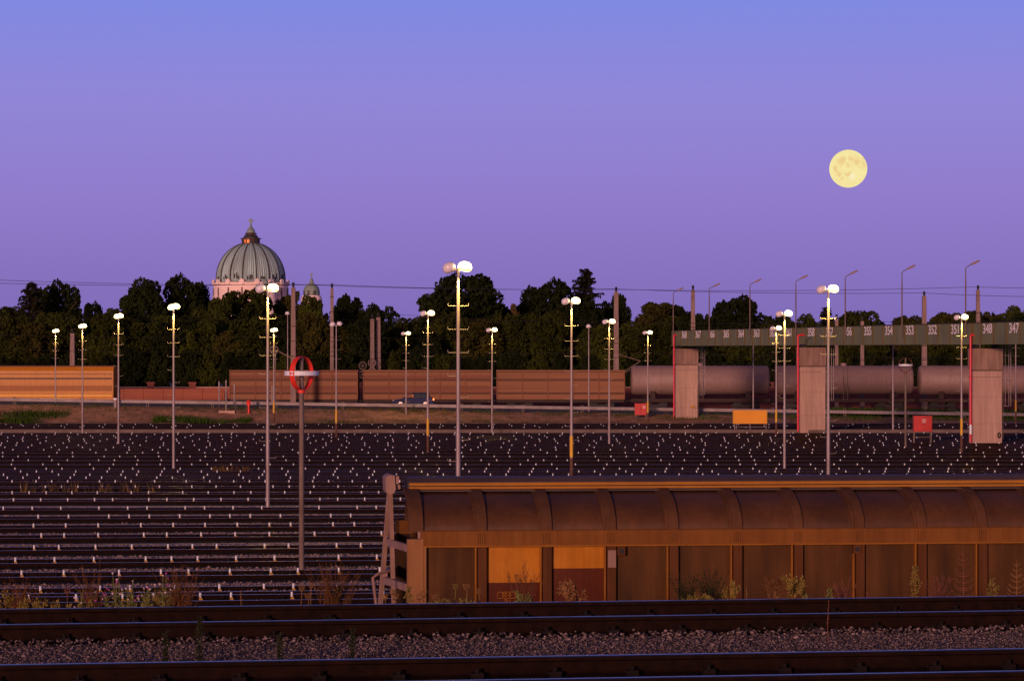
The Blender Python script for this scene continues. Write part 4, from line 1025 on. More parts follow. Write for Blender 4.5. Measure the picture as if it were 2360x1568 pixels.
back=[(135,660,820,95,325,'dark','dark rounded tree right of the far left conifer'),
(215,703,820,60,345,'dark','small dark tree top between the two left tree groups'),
(338,652,820,112,330,'dark','broad dark green tree left of the church dome'),
(432,646,820,108,335,'dark','tall dark ragged tree directly left of the church'),
(18,712,830,100,318,'olive','olive tree cut by the left edge'),
(268,716,830,80,322,'olive','low olive tree behind the third lamp post'),
(568,675,830,136,322,'olive','olive brown tree in front of the church drum'),
(500,694,830,90,318,'olive','olive tree at the left foot of the church'),
(668,684,830,80,326,'brown','brownish tree between drum and small cupola'),
(724,690,830,70,318,'olive','brownish tree in front of the small cupola tower'),
(806,688,830,84,330,'dark','dark airy tree right of the slim mast'),
(880,708,830,90,326,'dark','dark tree behind the paired masts'),
(955,738,840,80,322,'olive','lower olive tree left of the brightest lamp'),
(1070,640,830,190,318,'dark','largest dark tree with gaps, behind the brightest lamp'),
(1184,706,800,36,380,'pale','pale yellowish tree far off in the gap between two dark crowns'),
(1258,657,830,126,328,'dark','big dark tree left of the spruce'),
(1335,690,830,110,322,'dark','dark tree under the spruce'),
(1418,686,830,66,334,'dark','dark tree right of the spruce behind the mast'),
(1522,703,830,136,320,'brown','autumn brown rounded tree left of the girder'),
(1560,708,830,80,330,'dark','dark tree by the left end of the girder'),
(1622,728,830,60,345,'olive','low olive tree behind the girder lamps'),
(1692,692,830,118,330,'dark','dark round tree behind the girder number 364'),
(1790,730,830,90,328,'dark','tree top just above the girder number 362'),
(1862,728,830,70,332,'olive','olive tree top over the girder, left of the small spruce'),
(1965,728,830,90,326,'olive','olive tree top over the girder number 355'),
(2090,733,830,100,330,'brown','reddish tree top over the girder number 353'),
(2180,733,830,90,330,'brown','reddish tree top over the girder number 351'),
(2345,714,840,90,318,'olive','olive tree at the right edge above the girder'),
(2300,728,840,50,330,'dark','small dark tree above the girder number 348')]
for i,(px,top,bot,wp,Y,kd,lb) in enumerate(back): tree(px,top,bot,wp,Y,kd,lb,GT,k=i,rz=i*1.3)
rr=random.Random(11); i=0; px=-10
while px<2400:
    wp=rr.uniform(85,130); top=rr.uniform(722,765); Y=rr.uniform(297,307)
    i+=1; tree(px,top,860,wp,Y,rr.choice(['olive','olive','dark','brown','olive']),'dense undergrowth tree behind the train, %s from the left in the front row'%ordw(i),'undergrowth trees behind the train',k=i,rz=i*.9,base=.3)
    px+=wp*.4
rr=random.Random(12); i=0; px=-20
while px<2420:
    wp=rr.uniform(50,80); top=rr.uniform(800,832); Y=rr.uniform(294.5,296)
    i+=1
    tree(px,top,905,wp,Y,rr.choice(['olive','dark','dark']),'dark low bush at the brick wall, %s from the left'%ordw(i),'bushes along the brick wall',k=i,rz=i*.7,base=.3,name='bush')
    px+=wp*.9

# ------------------------------------------------------------------ church
YD=950; k_=YD/F
ch=thing('domed_church','large domed white church with ribbed copper dome beyond the trees','church',((578-1180)*k_,YD,0))
zz=lambda py: HC-(py-HZ)*k_
rD=85.5*k_; z0=zz(760); z1=zz(652)
mb=MB(); mb.lathe([(rD,z0),(rD,z1-.6),(rD+.35,z1-.5),(rD+.35,z1),(rD-1,z1+.3)],48); 
for zc_,h in ((zz(663),.35),(zz(668),.25),(zz(683),.3)): mb.lathe([(rD+.02,zc_-h),(rD+.22,zc_-h),(rD+.22,zc_),(rD+.02,zc_)],48)
part('drum',mb,'churchstone',ch,30)
for q in range(16):
    a=2*math.pi*(q+.5)/16-math.pi/2+.06
    mb=MB(); mb.box((0,0,0),(.25,.5,z1-z0),T=None); part('downpipe',mb,'churchdark',ch,loc=((rD+.22)*math.cos(a),(rD+.22)*math.sin(a),(z0+z1)/2-1.8),rot=(0,0,a))
    mb=MB(); mb.tube([(-.3,0,0),(.35,0,0)],[.95,.95],8); mb.v=[(x,y,z*1.15) for x,y,z in mb.v]; part('medallion',mb,'churchstone',ch,loc=((rD+.25)*math.cos(a),(rD+.25)*math.sin(a),z1+.1),rot=(0,0,a))
    mb=MB(); mb.box((0,0,0),(.4,2.4,.22)); part('ledge',mb,'churchdark',ch,loc=((rD+.3)*math.cos(a+.196),(rD+.3)*math.sin(a+.196),z1+.1),rot=(0,0,a+.196))
    a2=a+math.pi/16
    mb=MB(); mb.box((0,0,0),(.3,1.5,4.2)); mb.box((.17,0,0),(.1,1.0,3.7)); part('drum_window',mb,'churchstone',ch,loc=((rD+.12)*math.cos(a2+.1),(rD+.12)*math.sin(a2+.1),zz(694)),rot=(0,0,a2+.1))
# dome
rB=79*k_; zD=zz(650); Ht=(zz(562)-zD)/.965
def dome_r(z):
    u=max(0,(z-zD-1.2))/(Ht-1.2); return rB*math.sqrt(max(0,1-u*u))
prof=[(rB*.985,zD)]+[(dome_r(zD+ (zz(562)-zD)*i/24),zD+(zz(562)-zD)*i/24) for i in range(1,25)]
mb=MB(); n=192; vs=[];fs=[]
for (r,z) in prof:
    for q in range(n):
        a=2*math.pi*q/n; r2=r*(1+.009*(1 if q%2 else -1)); vs.append((r2*math.cos(a),r2*math.sin(a),z))
for i_ in range(len(prof)-1):
    for q in range(n):
        q2=(q+1)%n; fs.append((i_*n+q,i_*n+q2,(i_+1)*n+q2,(i_+1)*n+q))
mb.add(vs,fs); dm_=part('dome',mb,'copper',ch)
mb=MB()
for q in range(16):
    a=2*math.pi*(q+.5)/16-math.pi/2+.06
    mb.tube([(r*1.012*math.cos(a),r*1.012*math.sin(a),z) for r,z in prof],.2,5)
part('dome_rib',mb,'copperrib',dm_)['kind']='stuff'
for q in range(16):
    a=2*math.pi*q/16-math.pi/2+.06
    for dx in(-.05,.02,.07):
        h=random.uniform(.9,2.2); r=rB*1.0
        mb=MB(); mb.box((0,0,h/2),(.25,.55,h)); part('dormer_slot',mb,'copperrib',dm_,loc=(r*math.cos(a+dx),r*math.sin(a+dx),zD+random.uniform(.4,1.1)),rot=(0,0,a+dx))
zl=zz(562)
mb=MB(); r=20.5*k_; mb.lathe([(r,zl-.3),(r,zz(551.5)),(r+.5,zz(551)),(r+.5,zz(549)),(r-.3,zz(548.5))],16); ln=part('lantern',mb,'copperbrown',ch)
for q in range(16):
    a=2*math.pi*(q+.5)/16
    mb=MB(); mb.box((0,0,0),(.12,.8,1.2)); part('lantern_window',mb,'sunsetpane' if q in(10,11) else 'copperrib',ln,loc=(r*math.cos(a),r*math.sin(a),zz(556.5)),rot=(0,0,a))  # two windows carry the painted sunset reflection
mb=MB(); r=17.6*k_; mb.lathe([(r,zz(548.5)),(r*.98,zz(546)),(r*.86,zz(543.5)),(r*.7,zz(542))],24); part('lantern_cap',mb,'copperrib',ch,40)
mb=MB(); r=12.8*k_; mb.lathe([(r*.8,zz(542.5)),(r*.8,zz(537)),(r*.7,zz(536.5))],20)
mb.tube([(r*math.cos(q*.314),r*math.sin(q*.314),zz(537.5)) for q in range(21)],.1,4)
for q in range(20): mb.tube([(r*math.cos(q*.314),r*math.sin(q*.314),zz(542.5)),(r*math.cos(q*.314),r*math.sin(q*.314),zz(537.5))],.06,4)
part('gallery',mb,'copperbrown',ch)
mb=MB(); mb.lathe([(9.8*k_,zz(537)),(9.8*k_,zz(533.5)),(8.6*k_,zz(529.5)),(6*k_,zz(527)),(4.2*k_,zz(525)),(3.6*k_,zz(523)),(2.2*k_,zz(520.5)),(1*k_,zz(518.5))],20); part('cupola_top',mb,'coppergreen',ch,40)
mb=MB(); mb.tube([(0,0,zz(519)),(0,0,zz(503.7))],[.34,.26],6); mb.box((0,0,zz(513)),(.75,.5,.5)); part('cross_stem',mb,'coppergreen',ch)
mb=MB(); mb.box((0,0,zz(508.3)),(2.2,.42,.48)); part('cross_bar',mb,'coppergreen',ch)
for (px,r_,topz,botz,lb) in ((718,18.5,637,681,1),(612,24,640,664,0)):
    YY=YD-16 if lb==0 else YD-6; kk=YY/F; z_=lambda py: HC-(py-HZ)*kk
    tw=link('corner_tower',None,ch,((px-1180)*kk-ch.location.x,YY-YD,0))
    mb=MB(); R_=r_*1.28*kk if lb else r_*1.0*kk
    mb.lathe([(R_*1.1,z_(770)),(R_*1.02,z_(botz+8)),(R_*.92,z_(botz+2)),(R_*.9,z_(botz))],16); part('tower_shaft',mb,'churchstone',tw,30)
    mb=MB(); r=r_*kk; h=z_(topz+14)-z_(botz)
    mb.lathe([(r*1.08,z_(botz)),(r,z_(botz)+.2),(r,z_(botz)+h*.4),(r*.93,z_(botz)+h*.58),(r*.72,z_(botz)+h*.75),(r*.4,z_(botz)+h*.9),(r*.24,z_(botz)+h),(r*.22,z_(botz)+h+1),(r*.07,z_(botz)+h+1.6)],24); cu=part('cupola',mb,'coppergreen',tw,30)
    if lb:
        for q in range(8):
            a=q*math.pi/4-1.1
            for zq in(.13,.3): mb=MB(); mb.box((0,0,0),(.2,.95,.6)); part('louvre',mb,'copperrib',cu,loc=(r*math.cos(a),r*math.sin(a),z_(botz)+h*zq),rot=(0,0,a))
        mb=MB(); mb.tube([(0,0,0),(.25,0,0)],1.0,16); part('clock_face',mb,'churchdark',tw,loc=(R_*.97*math.cos(-1.5),R_*.97*math.sin(-1.5),z_(botz+10)),rot=(0,0,-1.5))
    mb=MB(); zt_=z_(botz)+h+1.5; mb.tube([(0,0,zt_-.4),(0,0,zt_+2.0)],.17,6); mb.box((0,0,zt_+1.3),(1.25,.25,.32)); part('cross',mb,'coppergreen',tw)

# ------------------------------------------------------------------ moon
YM=4000
mm=bpy.data.materials.new('moon_surface'); mm.use_nodes=True; nt=mm.node_tree; L=nt.links.new
b=nt.nodes['Principled BSDF']; b.inputs['Base Color'].default_value=(0,0,0,1); b.inputs['Roughness'].default_value=1; b.inputs['Specular IOR Level'].default_value=0
tc=nd(nt,'ShaderNodeTexCoord')
spots=[(.02,.48,.2),(.37,.3,.23),(.75,.52,.14),(.75,.2,.17),(-.45,.35,.28),(-.75,-.05,.2),(-.62,-.3,.2),(-.15,-.35,.18),(-.43,-.55,.1),(-.2,.1,.14),(.55,-.02,.09),(0,.25,.1)]
acc=None
nz=nd(nt,'ShaderNodeTexNoise'); nz.inputs['Scale'].default_value=.085; nz.inputs['Detail'].default_value=5; L(tc.outputs['Object'],nz.inputs['Vector'])
wv=nd(nt,'ShaderNodeVectorMath',operation='MULTIPLY_ADD'); wv.inputs[1].default_value=(13,13,13); L(nz.outputs['Color'],wv.inputs[0]); 
sb=nd(nt,'ShaderNodeVectorMath',operation='ADD'); sb.inputs[1].default_value=(-6.5,-6.5,-6.5); L(tc.outputs['Object'],sb.inputs[0]); L(sb.outputs[0],wv.inputs[2])
RM=43.5/F*YM
for (x,z,r) in spots:
    y=-math.sqrt(max(0,1-x*x-z*z)); ds=nd(nt,'ShaderNodeVectorMath',operation='DISTANCE'); ds.inputs[1].default_value=(x*RM,y*RM,z*RM); L(wv.outputs[0],ds.inputs[0])
    m_=nd(nt,'ShaderNodeMapRange',interpolation_type='SMOOTHSTEP'); m_.inputs['From Min'].default_value=r*RM*1.3; m_.inputs['From Max'].default_value=r*RM*.3; L(ds.outputs['Value'],m_.inputs['Value'])
    if acc is None: acc=m_.outputs['Result']
    else:
        mm_=nd(nt,'ShaderNodeMath',operation='MAXIMUM'); L(acc,mm_.inputs[0]); L(m_.outputs['Result'],mm_.inputs[1]); acc=mm_.outputs[0]
mx=nd(nt,'ShaderNodeMix',data_type='RGBA'); L(acc,mx.inputs['Factor']); mx.inputs['A'].default_value=lin(246,232,163); mx.inputs['B'].default_value=lin(238,205,138)
n2=nd(nt,'ShaderNodeTexNoise'); n2.inputs['Scale'].default_value=.06; n2.inputs['Detail'].default_value=6; L(tc.outputs['Object'],n2.inputs['Vector'])
m2=nd(nt,'ShaderNodeMapRange'); m2.inputs['From Min'].default_value=.42; m2.inputs['From Max'].default_value=.68; m2.inputs['To Max'].default_value=.45; L(n2.outputs['Fac'],m2.inputs['Value'])
mx2=nd(nt,'ShaderNodeMix',data_type='RGBA'); L(m2.outputs['Result'],mx2.inputs['Factor']); L(mx.outputs['Result'],mx2.inputs['A']); mx2.inputs['B'].default_value=lin(240,210,145)
ds=nd(nt,'ShaderNodeVectorMath',operation='DISTANCE'); ds.inputs[1].default_value=(.1*RM,-.86*RM,-.5*RM); L(wv.outputs[0],ds.inputs[0])
m3=nd(nt,'ShaderNodeMapRange',interpolation_type='SMOOTHSTEP'); m3.inputs['From Min'].default_value=.3*RM; m3.inputs['From Max'].default_value=.03*RM; m3.inputs['To Max'].default_value=.75; L(ds.outputs['Value'],m3.inputs['Value'])
mx3=nd(nt,'ShaderNodeMix',data_type='RGBA'); L(m3.outputs['Result'],mx3.inputs['Factor']); L(mx2.outputs['Result'],mx3.inputs['A']); mx3.inputs['B'].default_value=lin(252,240,195)
L(mx3.outputs['Result'],b.inputs['Emission Color']); b.inputs['Emission Strength'].default_value=1
mb=MB(); mb.ell((0,0,0),(RM,RM,RM),48,32); o=part('moon',mb,[mm],None,180,loc=at(1955,389,YM)); tag(o,'large pale yellow full moon hanging in the purple sky','moon')

# ------------------------------------------------------------------ brown wagon in front
WY=R(6.2); wg=thing('freight_wagon','large brown roofed freight wagon filling the right foreground','wagon',((942-1180)/F*36.5,36.5,0),WY)
c6,s6=math.cos(WY),math.sin(WY)
def spx(px):
    u=(px-1180)/F; return (36.5*u-wg.location.x)/(c6-u*s6)
ribs=[spx(p) for p in (1112,1262,1410,1554,1701,1841,1983,2126,2266)]
stp=.88
while ribs[-1]<12.2: ribs.append(ribs[-1]+stp)
Lw=ribs[-1]+1.0
z_e=3.09; zbb=2.894
def curve(off=0,n=14,tmax=86,yc=1.12,zc=.5):
    return [(.045-off*math.cos(R(tmax)*i/n)*1 +yc*(1-math.cos(R(tmax)*i/n)), z_e+ (zc+off)*math.sin(R(tmax)*i/n)) for i in range(n+1)]
# roof: curved shell (near and far side mirrored)
def shell_strip(x0,x1,off,mbx,mi=0,thick=.0,mirror=True):
    C=curve(off); C0=curve(0)
    for side in ((0,1) if mirror else (0,)):
        f=(lambda y: y) if side==0 else (lambda y: 2.8-y)
        n=len(C); vs=[(x0,f(y),z) for y,z in C]+[(x1,f(y),z) for y,z in C]
        fs=[(k,n+k,n+k+1,k+1) if side==0 else (k,k+1,n+k+1,n+k) for k in range(n-1)]
        mbx.add(vs,fs,mi)
        if thick:
            vs=[(x0,f(y),z) for y,z in C0]; vs2=[(x1,f(y),z) for y,z in C0]
            A=[(x0,f(y),z) for y,z in C]; B=[(x1,f(y),z) for y,z in C]
            mbx.add(vs+A,[(k,k+1,n+k+1,n+k) for k in range(n-1)],mi); mbx.add(vs2+B,[(k,k+1,n+k+1,n+k) for k in range(n-1)],mi)
            for E_ in (0,n-1): mbx.add([vs[E_],A[E_],B[E_],vs2[E_]],[(0,1,2,3)],mi)
edges=[.13]+ribs+[Lw-.13]
for a,b in zip(edges[:-1],edges[1:]):
    mb=MB(); shell_strip(a,b,0,mb); part('roof_panel',mb,'wroof',wg,60)
for r_ in ribs:
    mb=MB(); shell_strip(r_-.075,r_+.06,.045,mb,0,1,False); shell_strip(r_-.12,r_-.0751,.02,mb,0,1,False); part('roof_rib',mb,'wrib',wg,50)
# end hoops
for (x0,x1) in ((0,.2),(Lw-.2,Lw)):
    mb=MB(); shell_strip(x0,x1,.05,mb,0,1,False); part('end_hoop',mb,'wrib',wg,50)
# ridge
mb=MB(); mb.prism([(1.02,3.585),(1.78,3.585),(1.78,3.62),(1.74,3.72),(1.6,3.775),(1.4,3.79),(1.2,3.775),(1.06,3.72),(1.02,3.62)],.06,Lw-.06,'x'); rdg=part('roof_ridge',mb,'wridge',wg)
for (z,h) in ((3.69,.042),(3.642,.032)):
    mb=MB(); mb.box((Lw/2,1.012 if h<.04 else 1.03,z),(Lw-.16,.05,h)); part('ridge_stripe',mb,'wstripe',rdg)
mb=MB(); mb.box((Lw/2,1.02,3.666),(Lw-.16,.03,.012)); part('ridge_groove',mb,'dark',rdg)
mb=MB(); mb.box((Lw/2,.93,3.605),(Lw-.2,.16,.018)); part('gutter',mb,'wridge',rdg)
# belt
mb=MB(); mb.prism([(-.02,zbb),(.12,zbb),(.12,z_e+.015),(.0,z_e+.015),(-.02,z_e)],.17,Lw-.02,'x'); part('belt_rail',mb,'wbelt',wg)
mb=MB(); mb.prism([(-.035,zbb-.018),(.1,zbb-.018),(.1,zbb+.001),(-.035,zbb+.001)],.19,Lw-.04,'x'); part('belt_edge',mb,'wedge',wg)
mb=MB()
for r_ in ribs:
    for dx in(-.06,-.03,0,.03): mb.box((r_+dx,-.021,(zbb+z_e)/2),(.006,.006,z_e-zbb-.05))
part('weld_seams',mb,'wpanel',wg)
mb=MB(); mb.box((Lw/2,2.74,(zbb+z_e)/2),(Lw-.1,.12,z_e-zbb)); part('belt_rail',mb,'wbelt',wg)
# side bays
zf=1.0
bays=[.2]+ribs+[Lw-.2]
for i_,(a,b) in enumerate(zip(bays[:-1],bays[1:])):
    x0=a+(.05 if i_ else .0); x1=b-.06
    sp_=None
    if i_==1: sp_=HC-(1343-HZ)/F*(36.5+a*s6)
    if i_==2: sp_=HC-(1310-HZ)/F*(36.5+a*s6)
    n=8
    def panel(z0,z1,m_,nm):
        mb=MB(); g=6; vs=[];fs=[]
        for q in range(n+1):
            u=q/n
            for p_ in range(g+1):
                v=p_/g; bulge=.018*math.sin(math.pi*u)**.6
                vs.append((x0+(x1-x0)*u,.07-bulge,z0+(z1-z0)*v))
        for q in range(n):
            for p_ in range(g): k=q*(g+1)+p_; fs.append((k,k+g+1,k+g+2,k+1))
        mb.add(vs,fs); return part(nm,mb,m_,wg,60)
    if sp_:
        panel(sp_,zbb-.018,'wpatch','side_panel')['label']='bright orange freshly painted upper panel'
        panel(zf,sp_,'wmaroon','side_panel')['label']='maroon lower panel'
    else: panel(zf,zbb-.018,'wpanel','side_panel')
    mb=MB(); mb.box(((a+b)/2,2.75,(zf+zbb)/2),(b-a-.02,.06,zbb-zf)); part('side_panel',mb,'wpanel',wg)
for i_,r_ in enumerate(ribs):
    zlo=zf
    mb=MB(); mb.box((r_-.005,.03,(zlo+zbb-.02)/2),(.12,.1,zbb-.02-zlo)); mb.box((r_+.062,.045,(zlo+zbb-.02)/2),(.012,.07,zbb-.02-zlo)); ps=part('side_post',mb,'wpost',wg)
    mb=MB(); mb.box((r_-.092,.05,(zlo+zbb-.02)/2),(.022,.07,zbb-.02-zlo)); part('post_edge',mb,'wedge',ps)
    if i_==2:
        mb=MB(); mb.box((r_+.0,-.023,2.7),(.11,.008,.24)); part('pale_patch',mb,'wframe',ps)
for px,dx in ((1431,0),(1974,0)):
    s_=spx(px); mb=MB(); mb.box((s_,-.0,zbb-.085),(.11,.1,.12)); bx=part('lashing_box',mb,'wpost',wg); mb=MB(); mb.tube([(s_,-.052,zbb-.085),(s_,-.058,zbb-.085)],.035,14); part('lashing_hole',mb,'dark',bx)
# markings at the foot of the second bay
def mark(txt,size,px,py,frame):
    s_=spx(px); z=HC-(py-HZ)/F*(36.5+s_*s6); me=text_mesh(txt,size,'marking'); me.materials.append(M['wpatch']); o=link('marking',me,wg,(s_,.044,z),(R(90),0,0))
    if frame:
        mb=MB(); w,h=frame
        for (a,b,cx,cz) in ((w,.006,0,h/2),(w,.006,0,-h/2),(.006,h,w/2,0),(.006,h,-w/2,0)): mb.box((s_+cx,.044,z+cz),(a,.006,b))
        part('marking_frame',mb,'wpatch',wg)
mark('50 0',.075,1168,1371,(.24,.085)); mark('70 t',.06,1170,1384,None)
# corner posts, end wall, A frame
mb=MB(); mb.box((.09,.05,(zf+z_e-.1)/2),(.22,.16,z_e-.1-zf)); mb.box((.215,.03,(zf+zbb)/2),(.05,.1,zbb-zf-.02)); part('corner_post',mb,'wcorner',wg)
mb=MB(); mb.box((.09,2.75,(zf+z_e)/2),(.2,.14,z_e-zf)); part('corner_post',mb,'wend',wg)
mb=MB(); C=curve(-.03); poly=[(y,z) for y,z in C]+[(2.8-y,z) for y,z in reversed(C)]+[(2.72,zf),(.08,zf)]
mb.prism(poly,.3,.34,'x'); ew=part('end_wall',mb,'wend',wg)
mb=MB(); mb.prism(poly,Lw-.34,Lw-.3,'x'); part('end_wall',mb,'wend',wg)
mb=MB(); mb.box((.29,1.15,3.3),(.03,.38,.26)); part('vent',mb,'dark',ew)
mb=MB(); 
for y in(.5,.85): mb.tube([(.24,y,1.0),(.2,y+.05,3.45)],.02,6)
part('end_pipe',mb,'wframe',wg)
for sy in(-.62,.62):
    mb=MB(); mb.bar((-.235-.11*(sy/.62),1.4+sy,1.0),(-.17,1.4+sy*.14,3.58),.06,.045); part('end_strut',mb,'wframe',wg)
mb=MB(); mb.bar((-.2,1.4,2.86),(.0,.1,2.86),.05,.1); mb.bar((-.2,1.4,2.86),(.0,2.7,2.86),.05,.1); part('cross_beam',mb,'wframe',wg)
mb=MB(); mb.bar((-.24,1.4,2.32),(.0,.1,2.32),.07,.1); mb.bar((-.24,1.4,2.36),(.0,2.7,2.36),.07,.14); part('cross_beam',mb,'wframe',wg)
mb=MB(); mb.prism([(-.255,3.77),(-.235,3.8),(-.19,3.825),(-.125,3.815),(-.11,3.62),(-.13,3.57),(-.18,3.55),(-.25,3.58)],1.06,1.74,'y'); mb.box((-.085,1.4,3.75),(.05,.6,.11)); mb.box((-.075,1.4,3.65),(.07,.5,.06)); part('ridge_cap',mb,'wframe',wg)
mb=MB(); mb.tube([(-.1,-.0,2.0),(-.45,-.15,2.05),(-.5,-.15,2.48),(-.42,-.1,2.53),(-.25,.1,2.55)],.022,6); part('brake_pipe',mb,'wframe',wg,50)
# underframe and wheels
mb=MB(); mb.box((Lw/2,1.4,.88),(Lw+.3,2.5,.24)); part('underframe',mb,'dark',wg)
for x in(2.2,Lw-2.2):
    for dx in(-.9,.9):
        a_=link('axle',axl,wg,(x+dx,1.4,.46))
        for sg in(-1,1): link('wheel',whl,a_,(0,sg*.7,0))
    mb=MB(); mb.box((x,.4,.5),(2.6,.12,.3)); mb.box((x,2.4,.5),(2.6,.12,.3)); mb.box((x,1.4,.55),(.4,1.9,.2)); part('bogie_frame',mb,'dark',wg)
mb=MB(); mb.prism(SUBP,-12,32,'x',0,SMI); me=mb.mesh('rail',['railside','railtop'])
t=thing('railway_track','yard railway track below the brown freight wagon, hidden by the embankment','railway track',(wg.location.x-s6*1.4,wg.location.y+c6*1.4,0),WY)
for sg in(-1,1): link('rail',me,t,loc=(0,sg*.7535,-.172))
mb=MB(); mb.box((10,0,-.15),(44,2.3,.06)); part('ballast_bed',mb,'bed',t)

# ------------------------------------------------------------------ weeds
def weedpos(px,off):
    u=(px-1180)/F; Y=25.89/(1-.144*u)+off; return Vector((u*Y,Y,2.86))
def hgt(py,P): return HC-(py-HZ)/F*P.y-P.z
flower_me={}
for key,mt in (('petal','petal'),('magenta','magenta')):
    mb=MB(); mb.ell((0,0,0),(.017,.017,.009),7,4); mb.ell((0,0,-.009),(.008,.008,.01),6,4); flower_me[key]=mb.mesh('flower_head',[mt],60)
def leafq(mb,p,d,l,w,mi=0):
    d=Vector(d).normalized(); s=d.cross(Vector((random.uniform(-1,1),random.uniform(-1,1),random.uniform(-1,1)))).normalized()*w
    p=Vector(p); mb.add([p,p+d*l*.5+s,p+d*l,p+d*l*.5-s],[(0,1,2,3)],mi)
def rv(a=1): return Vector((random.uniform(-a,a),random.uniform(-a,a),random.uniform(-a,a)))
def weed(kind,px,top,label,spread=40,off=.7,m=None,seed=None,P=None,cat='weed'):
    random.seed(seed if seed is not None else int(px*7+top))
    P=P or weedpos(px,off); H=hgt(top,P); W=spread/F*P.y
    nm={'flower':'flowering_weed','plume':'feathery_weed','umbel':'dried_umbel','shrub':'dry_shrub','leafy':'leafy_weed','spike':'spike_weed','candel':'bare_branched_weed','stalk':'dry_stalk'}[kind]
    t=thing(nm,label,cat,P,0)
    s=MB(); l=MB()
    if kind=='flower':
        for k in range(max(3,int(spread/7))):
            x=random.uniform(-W/2,W/2); h=H*random.uniform(.55,1); lean=Vector((random.uniform(-.06,.06),random.uniform(-.06,.06),0))
            if k==0: h=H; x=0
            b=Vector((x*.5,random.uniform(-.1,.1),0)); tp=Vector((x,b.y,h))+lean
            mid=b.lerp(tp,.5)+rv(.015); s.tube([b,mid,tp],[.0055,.0045,.003],4)
            tips=[tp]
            for q in range(4):
                u=random.uniform(.35,.85); p0=b.lerp(tp,u); p1=p0+Vector((random.uniform(-.07,.07),random.uniform(-.06,.06),random.uniform(.04,.1))); s.tube([p0,p1],[.0025,.0015],3); tips.append(p1)
            for q in range(26):
                u=random.uniform(.02,.75); leafq(l,b.lerp(tp,u),rv()+Vector((0,0,.5)),random.uniform(.03,.07),.0075)
            for tpp in tips:
                if random.random()<.62: link('flower_head',flower_me['petal' if random.random()<.62 else 'magenta'],t,tpp,(random.uniform(-.4,.4),random.uniform(-.4,.4),0),[random.uniform(.5,.95)]*3)
        part('stems',s,m or 'wgreen',t); part('leaves',l,'wgreen',t)
    elif kind=='plume':
        for k in range(int(26+spread*.5)):
            b=Vector((random.gauss(0,W*.12),random.gauss(0,.05),0)); a=random.gauss(0,.34); h=H*random.uniform(.45,1.02)*math.cos(a*.6)
            tp=b+Vector((math.sin(a)*h*.75+random.uniform(-.02,.02),random.uniform(-.1,.1),h)); mid=b.lerp(tp,.5)+Vector((-a*.02,0,.02))+rv(.015)
            s.tube([b,mid,tp],[.0028,.002,.001],3)
            for q in range(34):
                u=random.uniform(.2,1); p=(b.lerp(mid,u*2) if u<.5 else mid.lerp(tp,u*2-1)); leafq(l,p,rv(.8)+Vector((math.sin(a),0,.8)),random.uniform(.012,.04),.0022)
        part('stems',s,m or 'wbrown',t); part('seed_plumes',l,m or 'wbrown',t)
    elif kind=='umbel':
        for k in range(max(1,int(spread/11))):
            x=random.uniform(-W/2,W/2) if k else 0; h=H*(random.uniform(.55,.95) if k else 1)
            b=Vector((x*.7,random.uniform(-.08,.08),0)); tp=Vector((x,b.y+random.uniform(-.03,.03),h-.05)); s.tube([b,b.lerp(tp,.6)+rv(.012),tp],[.004,.0035,.003],4)
            n=16; rad=random.uniform(.025,.04)
            for q in range(n):
                a=q*6.28/n; o_=Vector((math.cos(a),math.sin(a),0)); cl=random.uniform(.5,1.1)
                s.tube([tp,tp+o_*rad*.8+Vector((0,0,.02)),tp+o_*rad*cl+Vector((0,0,.055))],[.002,.0016,.001],3)
                for z in range(3): leafq(l,tp+o_*rad*cl+Vector((0,0,.055)),rv()+Vector((0,0,.6)),.014,.003)
            for q in range(6): leafq(l,b.lerp(tp,random.uniform(.1,.7)),rv()+Vector((0,0,.3)),.05,.004)
        part('stems',s,m or 'wdry',t); part('seed_heads',l,m or 'wdry',t)
    elif kind in('shrub','leafy'):
        def grow(p,d,L_,r,lev):
            q=p+d*L_; mid=p.lerp(q,.5)+rv(.06*L_); s.tube([p,mid,q],[r,r*.8,r*.55],4 if lev<2 else 3,caps=False)
            if kind=='leafy' or lev>=2:
                for z in range(7 if kind=='leafy' else 4): leafq(l,p.lerp(q,random.random()),rv()+d,random.uniform(.018,.045),.0075 if kind=='leafy' else .0025)
            if lev<3+(kind=='shrub'):
                for z in range(3 if lev<3 else 2): 
                    nd_=(d+rv(.75)+Vector((0,0,.12))).normalized(); grow(p.lerp(q,random.uniform(.45,1)),nd_,L_*random.uniform(.55,.8),r*.6,lev+1)
        n=max(2,int(spread/22))
        for k in range(n):
            a=(k-(n-1)/2)*.35+random.uniform(-.15,.15); grow(Vector((W*.12*(k-(n-1)/2),0,0)),Vector((math.sin(a),random.uniform(-.25,.25),math.cos(a))).normalized(),H*.42,.0055,0)
        # fit the height
        zs=max(v[2] for v in s.v); f=H/zs; xs=max(abs(v[0]) for v in s.v); fx=(W/2)/xs
        s.v=[(v[0]*fx,v[1]*fx,v[2]*f) for v in s.v]; l.v=[(v[0]*fx,v[1]*fx,v[2]*f) for v in l.v]
        part('branches',s,m or ('wred' if kind=='shrub' else 'wgreen'),t); part('leaves',l,('wbrown' if kind=='shrub' else (m or 'wgreen')),t)
    elif kind=='spike':
        s.tube([(0,0,0),rv(.01)+Vector((0,0,H*.5)),(random.uniform(-.02,.02),0,H)],[.005,.004,.002],4)
        n=int(260*max(.4,H/.4))
